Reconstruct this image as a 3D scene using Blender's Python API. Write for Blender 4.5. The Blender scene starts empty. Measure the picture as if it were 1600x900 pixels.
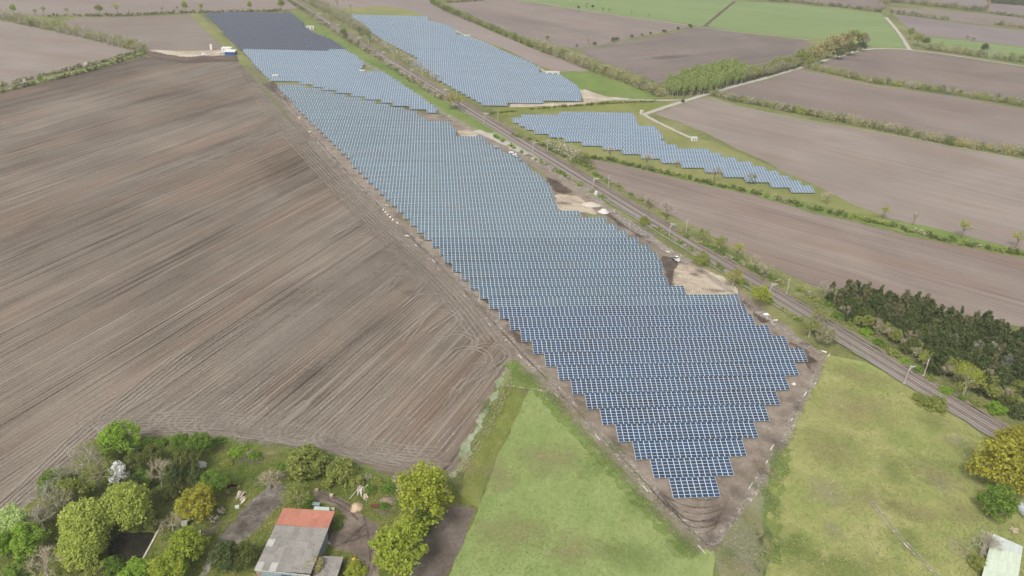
import bpy, math, random
import numpy as np
from mathutils import Matrix, Vector

random.seed(7)
RNG = np.random.default_rng(11)
SC = bpy.context.scene
COL = SC.collection

# ------------------------------------------------------------------ camera
PITCH, ROLL, CAM_H = 0.504533397, -0.0481702621, 150.23
FOC = 1200.0                                   # focal length in 1/1600 of the frame width
_cp, _sp, _cr, _sr = math.cos(PITCH), math.sin(PITCH), math.cos(ROLL), math.sin(ROLL)
FW = np.array([0, _cp, -_sp])
_r0 = np.array([1.0, 0, 0]); _d0 = np.array([0, -_sp, -_cp])
RT = _cr * _r0 + _sr * _d0
DN = -_sr * _r0 + _cr * _d0
cam = bpy.data.cameras.new('camera')
cam.lens = FOC / 1600 * 36; cam.sensor_width = 36; cam.sensor_fit = 'HORIZONTAL'
cam.clip_start = 1; cam.clip_end = 20000
cam_o = bpy.data.objects.new('camera', cam); COL.objects.link(cam_o)
U = -DN; B = -FW
cam_o.matrix_world = Matrix(((RT[0], U[0], B[0], 0), (RT[1], U[1], B[1], 0), (RT[2], U[2], B[2], CAM_H), (0, 0, 0, 1)))
SC.camera = cam_o

# ------------------------------------------------------------------ sky, sun, exposure
SUN_EL, SUN_AZ = math.radians(50), math.radians(205)       # high hazy sun behind the camera (azimuth from +Y)
w = bpy.data.worlds.new("World"); SC.world = w; w.use_nodes = True
nt = w.node_tree; nt.nodes.clear()
sky = nt.nodes.new('ShaderNodeTexSky'); sky.sky_type = 'NISHITA'; sky.sun_disc = False
sky.sun_elevation = SUN_EL; sky.sun_rotation = SUN_AZ
sky.dust_density = 4.0; sky.air_density = 1.0; sky.ozone_density = 1.0
hs = nt.nodes.new('ShaderNodeHueSaturation'); hs.inputs['Saturation'].default_value = 0.28
bg = nt.nodes.new('ShaderNodeBackground'); bg.inputs['Strength'].default_value = 0.115
wo = nt.nodes.new('ShaderNodeOutputWorld')
nt.links.new(sky.outputs[0], hs.inputs['Color']); nt.links.new(hs.outputs[0], bg.inputs['Color'])
nt.links.new(bg.outputs[0], wo.inputs['Surface'])
sl = bpy.data.lights.new('sun', 'SUN'); sl.energy = 1.5; sl.angle = math.radians(10); sl.color = (1, 0.95, 0.88)
so = bpy.data.objects.new('sun', sl); COL.objects.link(so)
sd = Vector((math.sin(SUN_AZ) * math.cos(SUN_EL), math.cos(SUN_AZ) * math.cos(SUN_EL), math.sin(SUN_EL)))
so.rotation_euler = sd.to_track_quat('Z', 'Y').to_euler(); so.location = (0, 0, 400)
SC.view_settings.view_transform = 'Standard'; SC.view_settings.look = 'None'
SC.view_settings.exposure = 0.74; SC.view_settings.gamma = 1
SC.view_settings.use_curve_mapping = False

# ------------------------------------------------------------------ survey helpers
def gp(x, y, z=0.0):
    """ground coordinates of a spot surveyed on the photograph (1600x900)"""
    D = FW * FOC + RT * (x - 800) + DN * (y - 450); t = (z - CAM_H) / D[2]
    return float(t * D[0]), float(t * D[1])
PSI = 0.11561803
GX, GY, PITCH_ROW, MOD = 46.659, 156.582, 7.91654695, 1.67
CU, SU = math.cos(PSI), math.sin(PSI)
def to_uv(x, y, z=0.8):
    X, Y = gp(x, y, z); X -= GX; Y -= GY
    return (X * CU + Y * SU) / MOD, (-X * SU + Y * CU)
def from_uv(u, v):
    u = u * MOD
    return GX + u * CU - v * SU, GY + u * SU + v * CU
def hpm(x, y):
    """pixels of the photograph per metre, across, at a ground spot"""
    X, Y = gp(x, y); d = np.array([X, Y, -CAM_H]); return FOC / float(d @ FW)

def tag(o, label=None, cat=None, group=None, kind=None):
    if label: o['label'] = label
    if cat: o['category'] = cat
    if group: o['group'] = group
    if kind: o['kind'] = kind
    return o
def empty(name, loc=(0, 0, 0), rz=0.0, parent=None):
    o = bpy.data.objects.new(name, None); COL.objects.link(o)
    o.location = loc; o.rotation_euler = (0, 0, rz); o.empty_display_size = 0.5
    if parent: o.parent = parent
    return o
def link(name, me, parent=None, loc=(0, 0, 0), rot=(0, 0, 0), scale=(1, 1, 1)):
    o = bpy.data.objects.new(name, me); COL.objects.link(o)
    if parent: o.parent = parent
    o.location = loc; o.rotation_euler = rot; o.scale = scale
    return o
def copy_tree(o, parent=None):
    c = o.copy(); COL.objects.link(c)
    if parent: c.parent = parent
    for ch in list(o.children): copy_tree(ch, c)
    return c
def quads_mesh(name, V, F, mats, mi=None, smooth=False):
    """fast mesh from numpy vertex array and (n,4) face array"""
    V = np.asarray(V, np.float32); F = np.asarray(F, np.int32)
    me = bpy.data.meshes.new(name)
    n = F.shape[1]
    me.vertices.add(len(V)); me.vertices.foreach_set('co', V.ravel())
    me.loops.add(F.size); me.loops.foreach_set('vertex_index', F.ravel())
    me.polygons.add(len(F)); me.polygons.foreach_set('loop_start', np.arange(0, F.size, n, dtype=np.int32))
    try: me.polygons.foreach_set('loop_total', np.full(len(F), n, np.int32))
    except Exception: pass
    if mi is not None: me.polygons.foreach_set('material_index', np.asarray(mi, np.int32))
    if smooth: me.polygons.foreach_set('use_smooth', np.ones(len(F), bool))
    for m in mats: me.materials.append(m)
    me.update(calc_edges=True); me.validate()
    return me
class MB:
    """collects boxes, prisms and tubes into one mesh"""
    def __init__(s): s.v = []; s.f = []; s.m = []
    def face(s, pts, m=0):
        i = len(s.v); s.v += [tuple(map(float, p)) for p in pts]; s.f.append(tuple(range(i, i + len(pts)))); s.m.append(m)
    def box(s, c, d, rz=0.0, m=0, rx=0.0):
        cx, cy, cz = c; hx, hy, hz = d[0] / 2, d[1] / 2, d[2] / 2
        i = len(s.v); a, b = math.cos(rz), math.sin(rz); e, f = math.cos(rx), math.sin(rx)
        for x, y, z in ((-hx,-hy,-hz),(hx,-hy,-hz),(hx,hy,-hz),(-hx,hy,-hz),(-hx,-hy,hz),(hx,-hy,hz),(hx,hy,hz),(-hx,hy,hz)):
            y, z = y * e - z * f, y * f + z * e
            s.v.append((cx + x * a - y * b, cy + x * b + y * a, cz + z))
        for q in ((0,3,2,1),(4,5,6,7),(0,1,5,4),(1,2,6,5),(2,3,7,6),(3,0,4,7)):
            s.f.append(tuple(i + k for k in q)); s.m.append(m)
    def tube(s, p, q, r0, r1, n=6, m=0, cap=True):
        p = Vector(p); q = Vector(q); d = (q - p)
        if d.length < 1e-6: return
        d.normalize(); a = d.orthogonal().normalized(); b = d.cross(a); i = len(s.v)
        for c, r in ((p, r0), (q, r1)):
            for k in range(n):
                t = 2 * math.pi * k / n
                s.v.append(tuple(c + a * (r * math.cos(t)) + b * (r * math.sin(t))))
        for k in range(n):
            s.f.append((i + k, i + (k + 1) % n, i + n + (k + 1) % n, i + n + k)); s.m.append(m)
        if cap:
            s.f.append(tuple(i + n + k for k in range(n))); s.m.append(m)
            s.f.append(tuple(i + n - 1 - k for k in range(n))); s.m.append(m)
    def mesh(s, name, mats, smooth=False):
        me = bpy.data.meshes.new(name); me.from_pydata(s.v, [], s.f)
        mats = mats if isinstance(mats, (list, tuple)) else [mats]
        for mm in mats: me.materials.append(mm)
        me.polygons.foreach_set('material_index', s.m)
        if smooth: me.polygons.foreach_set('use_smooth', [True] * len(s.f))
        me.update(); return me
    def build(s, name, mats, parent=None, smooth=False, loc=(0, 0, 0), rz=0.0):
        return link(name, s.mesh(name, mats, smooth), parent, loc, (0, 0, rz))

# ------------------------------------------------------------------ material helpers
class NT:
    def __init__(s, name):
        s.mat = bpy.data.materials.new(name); s.mat.use_nodes = True
        s.t = s.mat.node_tree; s.t.nodes.clear()
        s.out = s.t.nodes.new('ShaderNodeOutputMaterial')
    def n(s, typ, **kw):
        o = s.t.nodes.new(typ)
        for k, v in kw.items(): setattr(o, k, v)
        return o
    def l(s, a, b): s.t.links.new(a, b)
    def val(s, sock, v):
        if isinstance(v, bpy.types.NodeSocket): s.l(v, sock)
        else: sock.default_value = v
    def math(s, op, a, b=0.0, c=None, clamp=False):
        o = s.n('ShaderNodeMath', operation=op); o.use_clamp = clamp
        s.val(o.inputs[0], a); s.val(o.inputs[1], b)
        if c is not None: s.val(o.inputs[2], c)
        return o.outputs[0]
    def pos(s, rot=0.0, scale=(1, 1, 1), off=(0, 0, 0)):
        g = s.n('ShaderNodeNewGeometry'); m1 = s.n('ShaderNodeMapping')
        m1.inputs['Rotation'].default_value = (0, 0, -rot); s.l(g.outputs['Position'], m1.inputs['Vector'])
        m2 = s.n('ShaderNodeMapping'); m2.inputs['Scale'].default_value = scale; m2.inputs['Location'].default_value = off
        s.l(m1.outputs[0], m2.inputs['Vector']); return m2.outputs[0]
    def noise(s, vec, scale=1.0, detail=4.0, rough=0.55, dist=0.0):
        o = s.n('ShaderNodeTexNoise'); s.l(vec, o.inputs['Vector'])
        o.inputs['Scale'].default_value = scale; o.inputs['Detail'].default_value = detail
        o.inputs['Roughness'].default_value = rough; o.inputs['Distortion'].default_value = dist
        return o.outputs['Fac']
    def ramp(s, f, stops):
        o = s.n('ShaderNodeValToRGB'); s.l(f, o.inputs[0]); e = o.color_ramp.elements
        while len(e) < len(stops): e.new(0.5)
        for k, (p, c) in enumerate(stops):
            e[k].position = p; e[k].color = (c[0], c[1], c[2], 1)
        return o.outputs['Color']
    def mix(s, f, a, b, mode='MIX'):
        o = s.n('ShaderNodeMix', data_type='RGBA', blend_type=mode)
        s.val(o.inputs[0], f)
        for k, v in ((6, a), (7, b)):
            if isinstance(v, bpy.types.NodeSocket): s.l(v, o.inputs[k])
            else: o.inputs[k].default_value = (v[0], v[1], v[2], 1)
        return o.outputs[2]
    def mr(s, f, a, b, c=0.0, d=1.0):
        o = s.n('ShaderNodeMapRange'); s.l(f, o.inputs[0])
        for k, v in zip((1, 2, 3, 4), (a, b, c, d)): o.inputs[k].default_value = v
        return o.outputs[0]
    def bsdf(s, col, rough=0.9, spec=0.2, metal=0.0, bump=None, bs=0.3, bd=0.1):
        p = s.n('ShaderNodeBsdfPrincipled')
        if isinstance(col, bpy.types.NodeSocket): s.l(col, p.inputs['Base Color'])
        else: p.inputs['Base Color'].default_value = (col[0], col[1], col[2], 1)
        s.val(p.inputs['Roughness'], rough); p.inputs['Specular IOR Level'].default_value = spec
        p.inputs['Metallic'].default_value = metal
        if bump is not None:
            b = s.n('ShaderNodeBump'); b.inputs['Strength'].default_value = bs; b.inputs['Distance'].default_value = bd
            s.l(bump, b.inputs['Height']); s.l(b.outputs[0], p.inputs['Normal'])
        s.l(p.outputs[0], s.out.inputs['Surface']); return p

def soil(name, dark, light, ang, seed=0.0, contrast=1.0, fine=1.0, tint=(0.20, 0.125, 0.085), streak=1.0):
    """ploughed soil: streaks and drill lines run along the heading ang (degrees)"""
    m = NT(name); a = math.radians(ang); o = (seed * 37.1, seed * 11.7, seed)
    big = m.noise(m.pos(a, (0.0035, 0.016, 1), o), 1, 3, 0.5, 0.4)
    st = m.noise(m.pos(a, (0.009 * streak, 0.12, 1), o), 1, 5, 0.65, 0.5)
    md = m.noise(m.pos(a, (0.02, 0.55, 1), o), 1, 4, 0.7)
    fi = m.noise(m.pos(a, (0.035, 2.1, 1), o), 1, 3, 0.6)
    cl = m.noise(m.pos(0, (1, 1, 1), o), 1.1, 5, 0.75)
    pt = m.noise(m.pos(0, (1, 1, 1), o), 0.017, 4, 0.55, 0.6)
    ln = m.noise(m.pos(a, (0.012, 0.24, 1), (o[0] + 9, o[1], 1)), 1, 2, 0.5)
    f = m.math('MULTIPLY_ADD', big, 1.15 * contrast, 0.5)
    for s, k in ((pt, 0.95 * contrast), (st, 0.38 * contrast), (ln, 0.38 * contrast), (md, 0.5 * fine), (fi, 0.75 * fine), (cl, 0.95)):
        f = m.math('MULTIPLY_ADD', s, k, f)
    wv = m.n('ShaderNodeTexWave', wave_type='BANDS', bands_direction='Y', wave_profile='SIN'); m.l(m.pos(a, (0.25, 1, 1), o), wv.inputs['Vector'])
    wv.inputs['Scale'].default_value = 0.21; wv.inputs['Distortion'].default_value = 1.6; wv.inputs['Detail'].default_value = 2; wv.inputs['Detail Scale'].default_value = 0.35
    sh = m.mr(m.noise(m.pos(a, (0.007, 0.55, 1), (o[0] + 4, o[1] + 8, 2)), 1, 2, 0.5), 0.57, 0.63)
    sl_ = m.mr(m.noise(m.pos(a, (0.008, 0.62, 1), (o[0] + 14, o[1] + 5, 7)), 1, 2, 0.5), 0.58, 0.64)
    f = m.math('MULTIPLY_ADD', sh, -0.2 * fine, f); f = m.math('MULTIPLY_ADD', sl_, 0.2 * fine, f)
    f = m.math('MULTIPLY_ADD', m.math('SUBTRACT', wv.outputs['Fac'], 0.5), 0.16 * fine, f)
    f = m.math('SUBTRACT', f, 0.5 * (2.1 * contrast + 0.76 * contrast + 1.25 * fine + 0.95))
    c = m.ramp(f, [(0, dark), (0.5, tuple((x + y) * 0.5 for x, y in zip(dark, light))), (1, light)])
    hue = m.noise(m.pos(a, (0.008, 0.05, 1), (o[0] + 50, o[1], 3)), 1, 3, 0.5)
    c = m.mix(m.mr(hue, 0.5, 0.75, 0, 0.45), c, tint, 'MIX')
    hb = m.math('MULTIPLY_ADD', fi, 1.0, m.math('MULTIPLY_ADD', cl, 0.7, md))
    m.bsdf(c, 0.95, 0.1, bump=hb, bs=0.35, bd=0.22)
    return m.mat
def ground_mat(name, stops, s1=0.02, s2=0.3, s3=1.0, seed=0.0, ang=0.0, stretch=1.0, bs=0.3, h=0.15, rough=0.95, wts=(0.4, 0.32, 0.28), dist=0.6):
    """grass, dirt or gravel: three sizes of mottling through a colour ramp"""
    m = NT(name); o = (seed * 13.3, seed * 7.9, seed); a = math.radians(ang)
    n1 = m.noise(m.pos(a, (s1 / stretch, s1, 1), o), 1, 4, 0.6, dist)
    n2 = m.noise(m.pos(a, (s2 / stretch, s2, 1), o), 1, 5, 0.65, 0.3)
    n3 = m.noise(m.pos(a, (s3, s3, 1), o), 1, 4, 0.7)
    f = m.math('MULTIPLY', n1, wts[0]); f = m.math('MULTIPLY_ADD', n2, wts[1], f); f = m.math('MULTIPLY_ADD', n3, wts[2], f)
    f = m.mr(f, 0.5 - h, 0.5 + h)
    m.bsdf(m.ramp(f, stops), rough, 0.1, bump=m.math('MULTIPLY_ADD', n3, 0.8, n2), bs=bs, bd=0.3)
    return m.mat
def plain(name, c, rough=0.6, spec=0.4, metal=0.0, var=0.12, sc=2.0):
    m = NT(name); n = m.noise(m.pos(), sc, 4, 0.65)
    d = tuple(x * (1 - var * 1.5) for x in c); l = tuple(min(1, x * (1 + var)) for x in c)
    m.bsdf(m.ramp(m.mr(n, 0.3, 0.7), [(0, d), (1, l)]), rough, spec, metal)
    return m.mat
LEAFK = 1.85
def leaf(name, a, b, c, trans=0.5, sat=1.0):
    """foliage: every leaf face takes its own shade between three colours"""
    a, b, c = [tuple(min(0.8, x * LEAFK) for x in q) for q in (a, b, c)]
    m = NT(name); g = m.n('ShaderNodeNewGeometry'); oi = m.n('ShaderNodeObjectInfo')
    r = m.math('MULTIPLY_ADD', oi.outputs['Random'], 0.25, m.math('MULTIPLY', g.outputs['Random Per Island'], 0.75))
    col = m.ramp(r, [(0, a), (0.5, b), (1, c)])
    p = m.n('ShaderNodeBsdfPrincipled'); m.l(col, p.inputs['Base Color'])
    p.inputs['Roughness'].default_value = 0.75; p.inputs['Specular IOR Level'].default_value = 0.15
    t = m.n('ShaderNodeBsdfTranslucent'); m.l(col, t.inputs['Color'])
    mx = m.n('ShaderNodeMixShader'); mx.inputs[0].default_value = trans
    m.l(p.outputs[0], mx.inputs[1]); m.l(t.outputs[0], mx.inputs[2]); m.l(mx.outputs[0], m.out.inputs['Surface'])
    return m.mat

# ------------------------------------------------------------------ flat land helpers
def wob(P, amp, step):
    """resample an outline and roughen it with a smooth random wander"""
    out = []; q = [0.0] * 4
    for (x0, y0), (x1, y1) in zip(P[:-1], P[1:]):
        L = math.hypot(x1 - x0, y1 - y0); n = max(1, int(L / step))
        nx, ny = -(y1 - y0) / max(L, 1e-6), (x1 - x0) / max(L, 1e-6)
        for k in range(n):
            t = k / n; q = q[1:] + [random.gauss(0, amp)]
            d = sum(q) * 0.45 + random.gauss(0, amp * 0.25) if amp else 0.0
            out.append((x0 + (x1 - x0) * t + nx * d, y0 + (y1 - y0) * t + ny * d))
    out.append(P[-1]); return out
LAND_Z = [0.02]
def next_z():
    LAND_Z[0] += 0.002; return LAND_Z[0]          # every sheet lies 2 mm above the one before
from mathutils.geometry import tessellate_polygon
def sheet(name, px, mat, z, amp=0.4, step=2.5, world=False):
    z = next_z()
    P = [tuple(p) for p in px] if world else [gp(*p) for p in px]
    P = wob(P + [P[0]], amp, step)[:-1]
    vs = [Vector((x, y, 0)) for x, y in P]
    tri = tessellate_polygon([vs])
    me = bpy.data.meshes.new(name)
    tri = [t if (P[t[1]][0]-P[t[0]][0])*(P[t[2]][1]-P[t[0]][1])-(P[t[1]][1]-P[t[0]][1])*(P[t[2]][0]-P[t[0]][0]) > 0 else (t[0], t[2], t[1]) for t in tri]
    me.from_pydata([(x, y, z) for x, y in P], [], [tuple(t) for t in tri]); me.materials.append(mat); me.update()
    o = link(name, me); o['kind'] = 'structure'; return o
def smooth_line(P, n=3):
    for _ in range(n):
        Q = [P[0]]
        for a, b in zip(P[:-1], P[1:]):
            Q += [(0.75*a[0]+0.25*b[0], 0.75*a[1]+0.25*b[1]), (0.25*a[0]+0.75*b[0], 0.25*a[1]+0.75*b[1])]
        P = Q + [P[-1]]
    return P
def ribbon_verts(P, wl, wr, z, amp=0.0):
    V = []; n = len(P)
    for i, (x, y) in enumerate(P):
        a = P[max(0, i - 1)]; b = P[min(n - 1, i + 1)]
        dx, dy = b[0] - a[0], b[1] - a[1]; L = math.hypot(dx, dy) or 1
        nx, ny = -dy / L, dx / L
        l, r = wl + random.gauss(0, amp), wr + random.gauss(0, amp)
        V += [(x + nx * l, y + ny * l, z), (x - nx * r, y - ny * r, z)]
    return V
def ribbon(name, px, width, mat, z, amp=0.15, world=False, step=3.0, sm=2, structure=True):
    z = next_z()
    P = [tuple(p) for p in px] if world else [gp(*p) for p in px]
    P = smooth_line(P, sm); P = wob(P, 0, step)
    V = ribbon_verts(P, width / 2, width / 2, z, amp)
    F = [(2*i+1, 2*i+3, 2*i+2, 2*i) for i in range(len(P) - 1)]
    o = link(name, quads_mesh(name, V, F, [mat]))
    if structure: o['kind'] = 'structure'
    return o

def soft_mat(name, stops, strength=0.9, sc=0.7, radial=True):
    """worn or bare patch: colour mottling that thins out irregularly towards its rim"""
    m = NT(name); n = m.noise(m.pos(), sc, 5, 0.7); n2 = m.noise(m.pos(0, (1, 1, 1), (31, 7, 2)), sc * 0.35, 4, 0.65)
    p = m.n('ShaderNodeBsdfPrincipled'); p.inputs['Roughness'].default_value = 0.95; p.inputs['Specular IOR Level'].default_value = 0.1
    m.l(m.ramp(m.mr(n, 0.3, 0.7), stops), p.inputs['Base Color'])
    bp = m.n('ShaderNodeBump'); bp.inputs['Strength'].default_value = 0.5; bp.inputs['Distance'].default_value = 0.2; m.l(n, bp.inputs['Height']); m.l(bp.outputs[0], p.inputs['Normal'])
    t = m.n('ShaderNodeBsdfTransparent'); mx = m.n('ShaderNodeMixShader')
    if radial:
        tc = m.n('ShaderNodeTexCoord'); ln = m.n('ShaderNodeVectorMath', operation='LENGTH'); m.l(tc.outputs['Object'], ln.inputs[0])
        e = m.math('SUBTRACT', 1.0, ln.outputs['Value'])
        e = m.math('ADD', e, m.math('MULTIPLY_ADD', n2, 1.6, -0.95)); e = m.math('ADD', e, m.math('MULTIPLY_ADD', n, 0.9, -0.45))
        f = m.math('MULTIPLY', m.mr(e, 0.0, 1.0), strength)
    else:
        f = m.math('MULTIPLY', m.math('MULTIPLY', m.mr(n, 0.36, 0.58), m.mr(n2, 0.3, 0.6, 0.35, 1.0)), strength)
    m.l(f, mx.inputs[0]); m.l(t.outputs[0], mx.inputs[1]); m.l(p.outputs[0], mx.inputs[2]); m.l(mx.outputs[0], m.out.inputs['Surface'])
    return m.mat
_disc = []
def patch(name, px, rx, ry, mat, rz=0.0):
    """flat irregular patch, radii in metres"""
    if not _disc:
        me = bpy.data.meshes.new('patch'); me.from_pydata([(math.cos(k * math.pi / 12), math.sin(k * math.pi / 12), 0) for k in range(24)], [], [tuple(range(24))]); _disc.append(me)
    me = _disc[0].copy(); me.materials.append(mat); X, Y = gp(*px)
    o = link(name, me, None, (X, Y, next_z()), (0, 0, rz), (rx, ry, 1)); o['kind'] = 'structure'; return o
# ================================================================== SETTING: land
D1, L1 = (0.060, 0.045, 0.034), (0.252, 0.214, 0.172)
M_big   = soil('soil_big_field', D1, L1, 67, 1, 0.86, 1.35)
M_fL    = soil('soil_left_field', (0.171, 0.139, 0.120), (0.285, 0.245, 0.214), -11, 2, 0.8, 0.7)
M_fM    = soil('soil_small_field', (0.148, 0.122, 0.103), (0.251, 0.213, 0.182), 20, 3, 0.8, 0.7)
M_fT    = soil('soil_top_field', (0.171, 0.139, 0.122), (0.268, 0.226, 0.198), -8, 4, 0.7, 0.6)
M_f5    = soil('soil_strip_field', (0.182, 0.150, 0.135), (0.279, 0.237, 0.213), -46, 5, 0.6, 0.5)
M_f6    = soil('soil_field_six', (0.142, 0.112, 0.100), (0.274, 0.234, 0.205), -40, 6, 1.0, 0.8)
M_f7    = soil('soil_field_seven', (0.097, 0.080, 0.071), (0.228, 0.192, 0.169), 33, 7, 1.0, 0.8)
M_f8    = soil('soil_field_eight', (0.120, 0.095, 0.082), (0.239, 0.196, 0.169), -24, 8, 0.9, 0.9)
M_f9    = soil('soil_field_nine', (0.137, 0.111, 0.096), (0.257, 0.214, 0.188), -31, 9, 0.8, 0.7)
M_f10   = soil('soil_field_ten', (0.142, 0.116, 0.100), (0.325, 0.274, 0.234), -38, 10, 0.8, 0.6, streak=0.7)
M_f11   = soil('soil_field_eleven', (0.131, 0.100, 0.084), (0.279, 0.228, 0.194), -34, 11, 1.05, 1.25)
M_f12   = soil('soil_field_twelve', (0.148, 0.122, 0.120), (0.257, 0.222, 0.211), -24, 12, 0.9, 0.6)
G_base  = ground_mat('grass_rough', [(0, (0.075, 0.09, 0.03)), (0.45, (0.145, 0.158, 0.055)), (0.75, (0.21, 0.205, 0.09)), (1, (0.27, 0.245, 0.13))], seed=1)
G_mead  = ground_mat('grass_meadow', [(0, (0.085, 0.115, 0.024)), (0.4, (0.15, 0.172, 0.042)), (0.75, (0.205, 0.208, 0.065)), (1, (0.28, 0.25, 0.11))], s1=0.03, seed=2, h=0.15, ang=75, stretch=1.5)
G_pale  = ground_mat('grass_left_meadow', [(0, (0.145, 0.21, 0.054)), (0.5, (0.218, 0.275, 0.096)), (1, (0.30, 0.325, 0.155))], s1=0.025, seed=3, h=0.2, ang=75, stretch=2, wts=(0.38, 0.34, 0.28))
G_olive = ground_mat('grass_dry_meadow', [(0, (0.13, 0.18, 0.044)), (0.33, (0.215, 0.248, 0.075)), (0.65, (0.295, 0.288, 0.115)), (0.88, (0.355, 0.325, 0.165)), (1, (0.43, 0.40, 0.25))], s1=0.028, s2=0.22, seed=4, h=0.2, dist=1.2)
G_far   = ground_mat('grass_bright_field', [(0, (0.13, 0.185, 0.065)), (0.5, (0.168, 0.225, 0.088)), (1, (0.212, 0.26, 0.115))], s1=0.012, s2=0.08, seed=5, ang=-20, stretch=2.5, h=0.2)
G_verge = ground_mat('grass_verge', [(0, (0.075, 0.125, 0.026)), (0.5, (0.14, 0.192, 0.05)), (1, (0.21, 0.235, 0.095))], s1=0.03, seed=6, h=0.17)
G_yell  = ground_mat('grass_yellow', [(0, (0.12, 0.145, 0.045)), (0.5, (0.19, 0.198, 0.07)), (1, (0.27, 0.25, 0.115))], s1=0.03, seed=7, h=0.17)
G_grey  = ground_mat('grass_trampled', [(0, (0.115, 0.135, 0.062)), (0.5, (0.18, 0.185, 0.10)), (1, (0.245, 0.235, 0.155))], s1=0.05, s2=0.3, seed=8, h=0.16, ang=-60, stretch=2)
G_gpale = ground_mat('weeds_silver', [(0, (0.12, 0.17, 0.065)), (0.5, (0.22, 0.25, 0.15)), (1, (0.34, 0.34, 0.26))], s1=0.08, s2=0.45, seed=9, h=0.14)
G_yard  = ground_mat('grass_yard', [(0, (0.045, 0.07, 0.014)), (0.45, (0.105, 0.13, 0.026)), (0.75, (0.165, 0.162, 0.044)), (1, (0.26, 0.205, 0.10))], s1=0.06, s2=0.35, seed=10, h=0.15)
S_site  = ground_mat('earth_site', [(0, (0.105, 0.08, 0.062)), (0.4, (0.20, 0.162, 0.128)), (0.75, (0.265, 0.225, 0.182)), (1, (0.35, 0.31, 0.255))], s1=0.05, s2=0.3, seed=11, h=0.15, bs=0.6)
S_dark  = ground_mat('earth_dark', [(0, (0.055, 0.042, 0.034)), (0.6, (0.11, 0.085, 0.068)), (1, (0.19, 0.155, 0.125))], s1=0.1, s2=0.5, seed=12, h=0.15, bs=0.9)
S_sand  = ground_mat('sand_straw', [(0, (0.22, 0.17, 0.12)), (0.4, (0.37, 0.31, 0.235)), (0.75, (0.47, 0.41, 0.32)), (1, (0.55, 0.50, 0.41))], s1=0.09, s2=0.4, seed=13, h=0.14, ang=-20, stretch=2, bs=0.6)
S_track = ground_mat('track_pale', [(0, (0.20, 0.17, 0.14)), (0.5, (0.30, 0.265, 0.225)), (1, (0.38, 0.345, 0.30))], s1=0.05, s2=0.4, seed=14, h=0.17)
S_road  = ground_mat('road_pale', [(0, (0.30, 0.275, 0.235)), (0.5, (0.38, 0.355, 0.31)), (1, (0.45, 0.42, 0.37))], s1=0.05, s2=0.4, seed=15, h=0.2)
S_yard  = ground_mat('gravel_yard', [(0, (0.06, 0.052, 0.042)), (0.4, (0.135, 0.12, 0.10)), (0.75, (0.22, 0.20, 0.168)), (1, (0.31, 0.285, 0.245))], s1=0.12, s2=0.55, seed=16, h=0.15, bs=0.7)
S_plot  = ground_mat('earth_plot', [(0, (0.08, 0.062, 0.05)), (0.5, (0.135, 0.112, 0.093)), (1, (0.21, 0.182, 0.155))], s1=0.1, s2=0.6, s3=2.0, seed=17, h=0.17, bs=0.8)
S_ball  = ground_mat('ballast', [(0, (0.13, 0.108, 0.092)), (0.5, (0.20, 0.17, 0.148)), (1, (0.28, 0.245, 0.22))], s1=0.03, s2=0.25, s3=2.2, seed=18, h=0.2, ang=-58.5, stretch=6, bs=0.5)
S_ball2 = ground_mat('ballast_shoulder', [(0, (0.14, 0.12, 0.105)), (0.5, (0.21, 0.188, 0.17)), (1, (0.29, 0.265, 0.24))], s1=0.03, s2=0.25, s3=2.2, seed=19, h=0.2, ang=-58.5, stretch=6, bs=0.5)

def base_land():
    R = 3600
    mb = MB(); n = 24; cx, cy = 0, 900
    pts = [(cx + R * math.cos(2*math.pi*k/n), cy + R * math.sin(2*math.pi*k/n), 0) for k in range(n)]
    mb.face(pts); o = mb.build('ground', G_base); o['kind'] = 'structure'
base_land()

EXT = 1
sheet('big_ploughed_field', [(-900,330),(-400,235),(0,145),(120,116),(225,88),(245,92),(283,97),(368,93),(392,118),(414,146),(470,206),(520,260),(600,336),(680,408),(745,470),(792,535),(801,556),(770,612),(735,678),(712,735),(702,752),(640,752),(590,740),(545,722),(500,706),(460,699),(420,698),(380,690),(320,683),(270,686),(205,690),(150,688),(110,722),(60,770),(20,806),(-60,870),(-300,1050),(-700,1300),(-1500,1000)], M_big, 0.03)
sheet('far_left_field', [(-600,-40),(-200,-5),(0,32),(60,44),(100,52),(215,80),(160,97),(100,113),(0,138),(-400,228),(-900,322),(-1400,300)], M_fL, 0.03)
sheet('small_far_field', [(95,33),(130,27),(210,26),(312,22),(340,50),(357,78),(290,79),(228,78),(170,64),(120,50)], M_fM, 0.03)
sheet('top_field', [(-300,10),(-100,22),(70,24),(200,24),(310,19),(400,17),(447,15),(470,12),(455,-2),(430,-20),(380,-60),(-600,-60)], M_fT, 0.03)
sheet('strip_field', [(480,8),(470,-6),(440,-30),(700,-30),(690,-8),(672,4),(700,18),(760,45),(830,75),(880,92),(921,111),(872,112),(846,104),(790,77),(727,52),(700,44),(668,27),(635,14),(600,10),(555,12),(520,13)], M_f5, 0.03)
sheet('field_behind_hedge', [(700,5),(760,0),(790,0),(830,5),(900,16),(990,28),(1065,38),(1080,41),(1060,46),(1030,51),(985,60),(930,72),(900,76),(870,72),(830,62),(760,35),(712,12)], M_f6, 0.03)
sheet('dark_far_field', [(900,79),(930,74),(985,63),(1050,51),(1090,42),(1150,51),(1210,58),(1264,64),(1262,76),(1235,96),(1150,103),(1090,108),(1045,126),(1030,130),(990,114),(940,97)], M_f7, 0.03)
sheet('right_field_upper', [(1265,107),(1305,92),(1360,77),(1430,79),(1500,89),(1600,106),(1800,138),(1800,205),(1700,183),(1600,162),(1540,151),(1480,141),(1360,125),(1300,113)], M_f8, 0.03)
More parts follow.
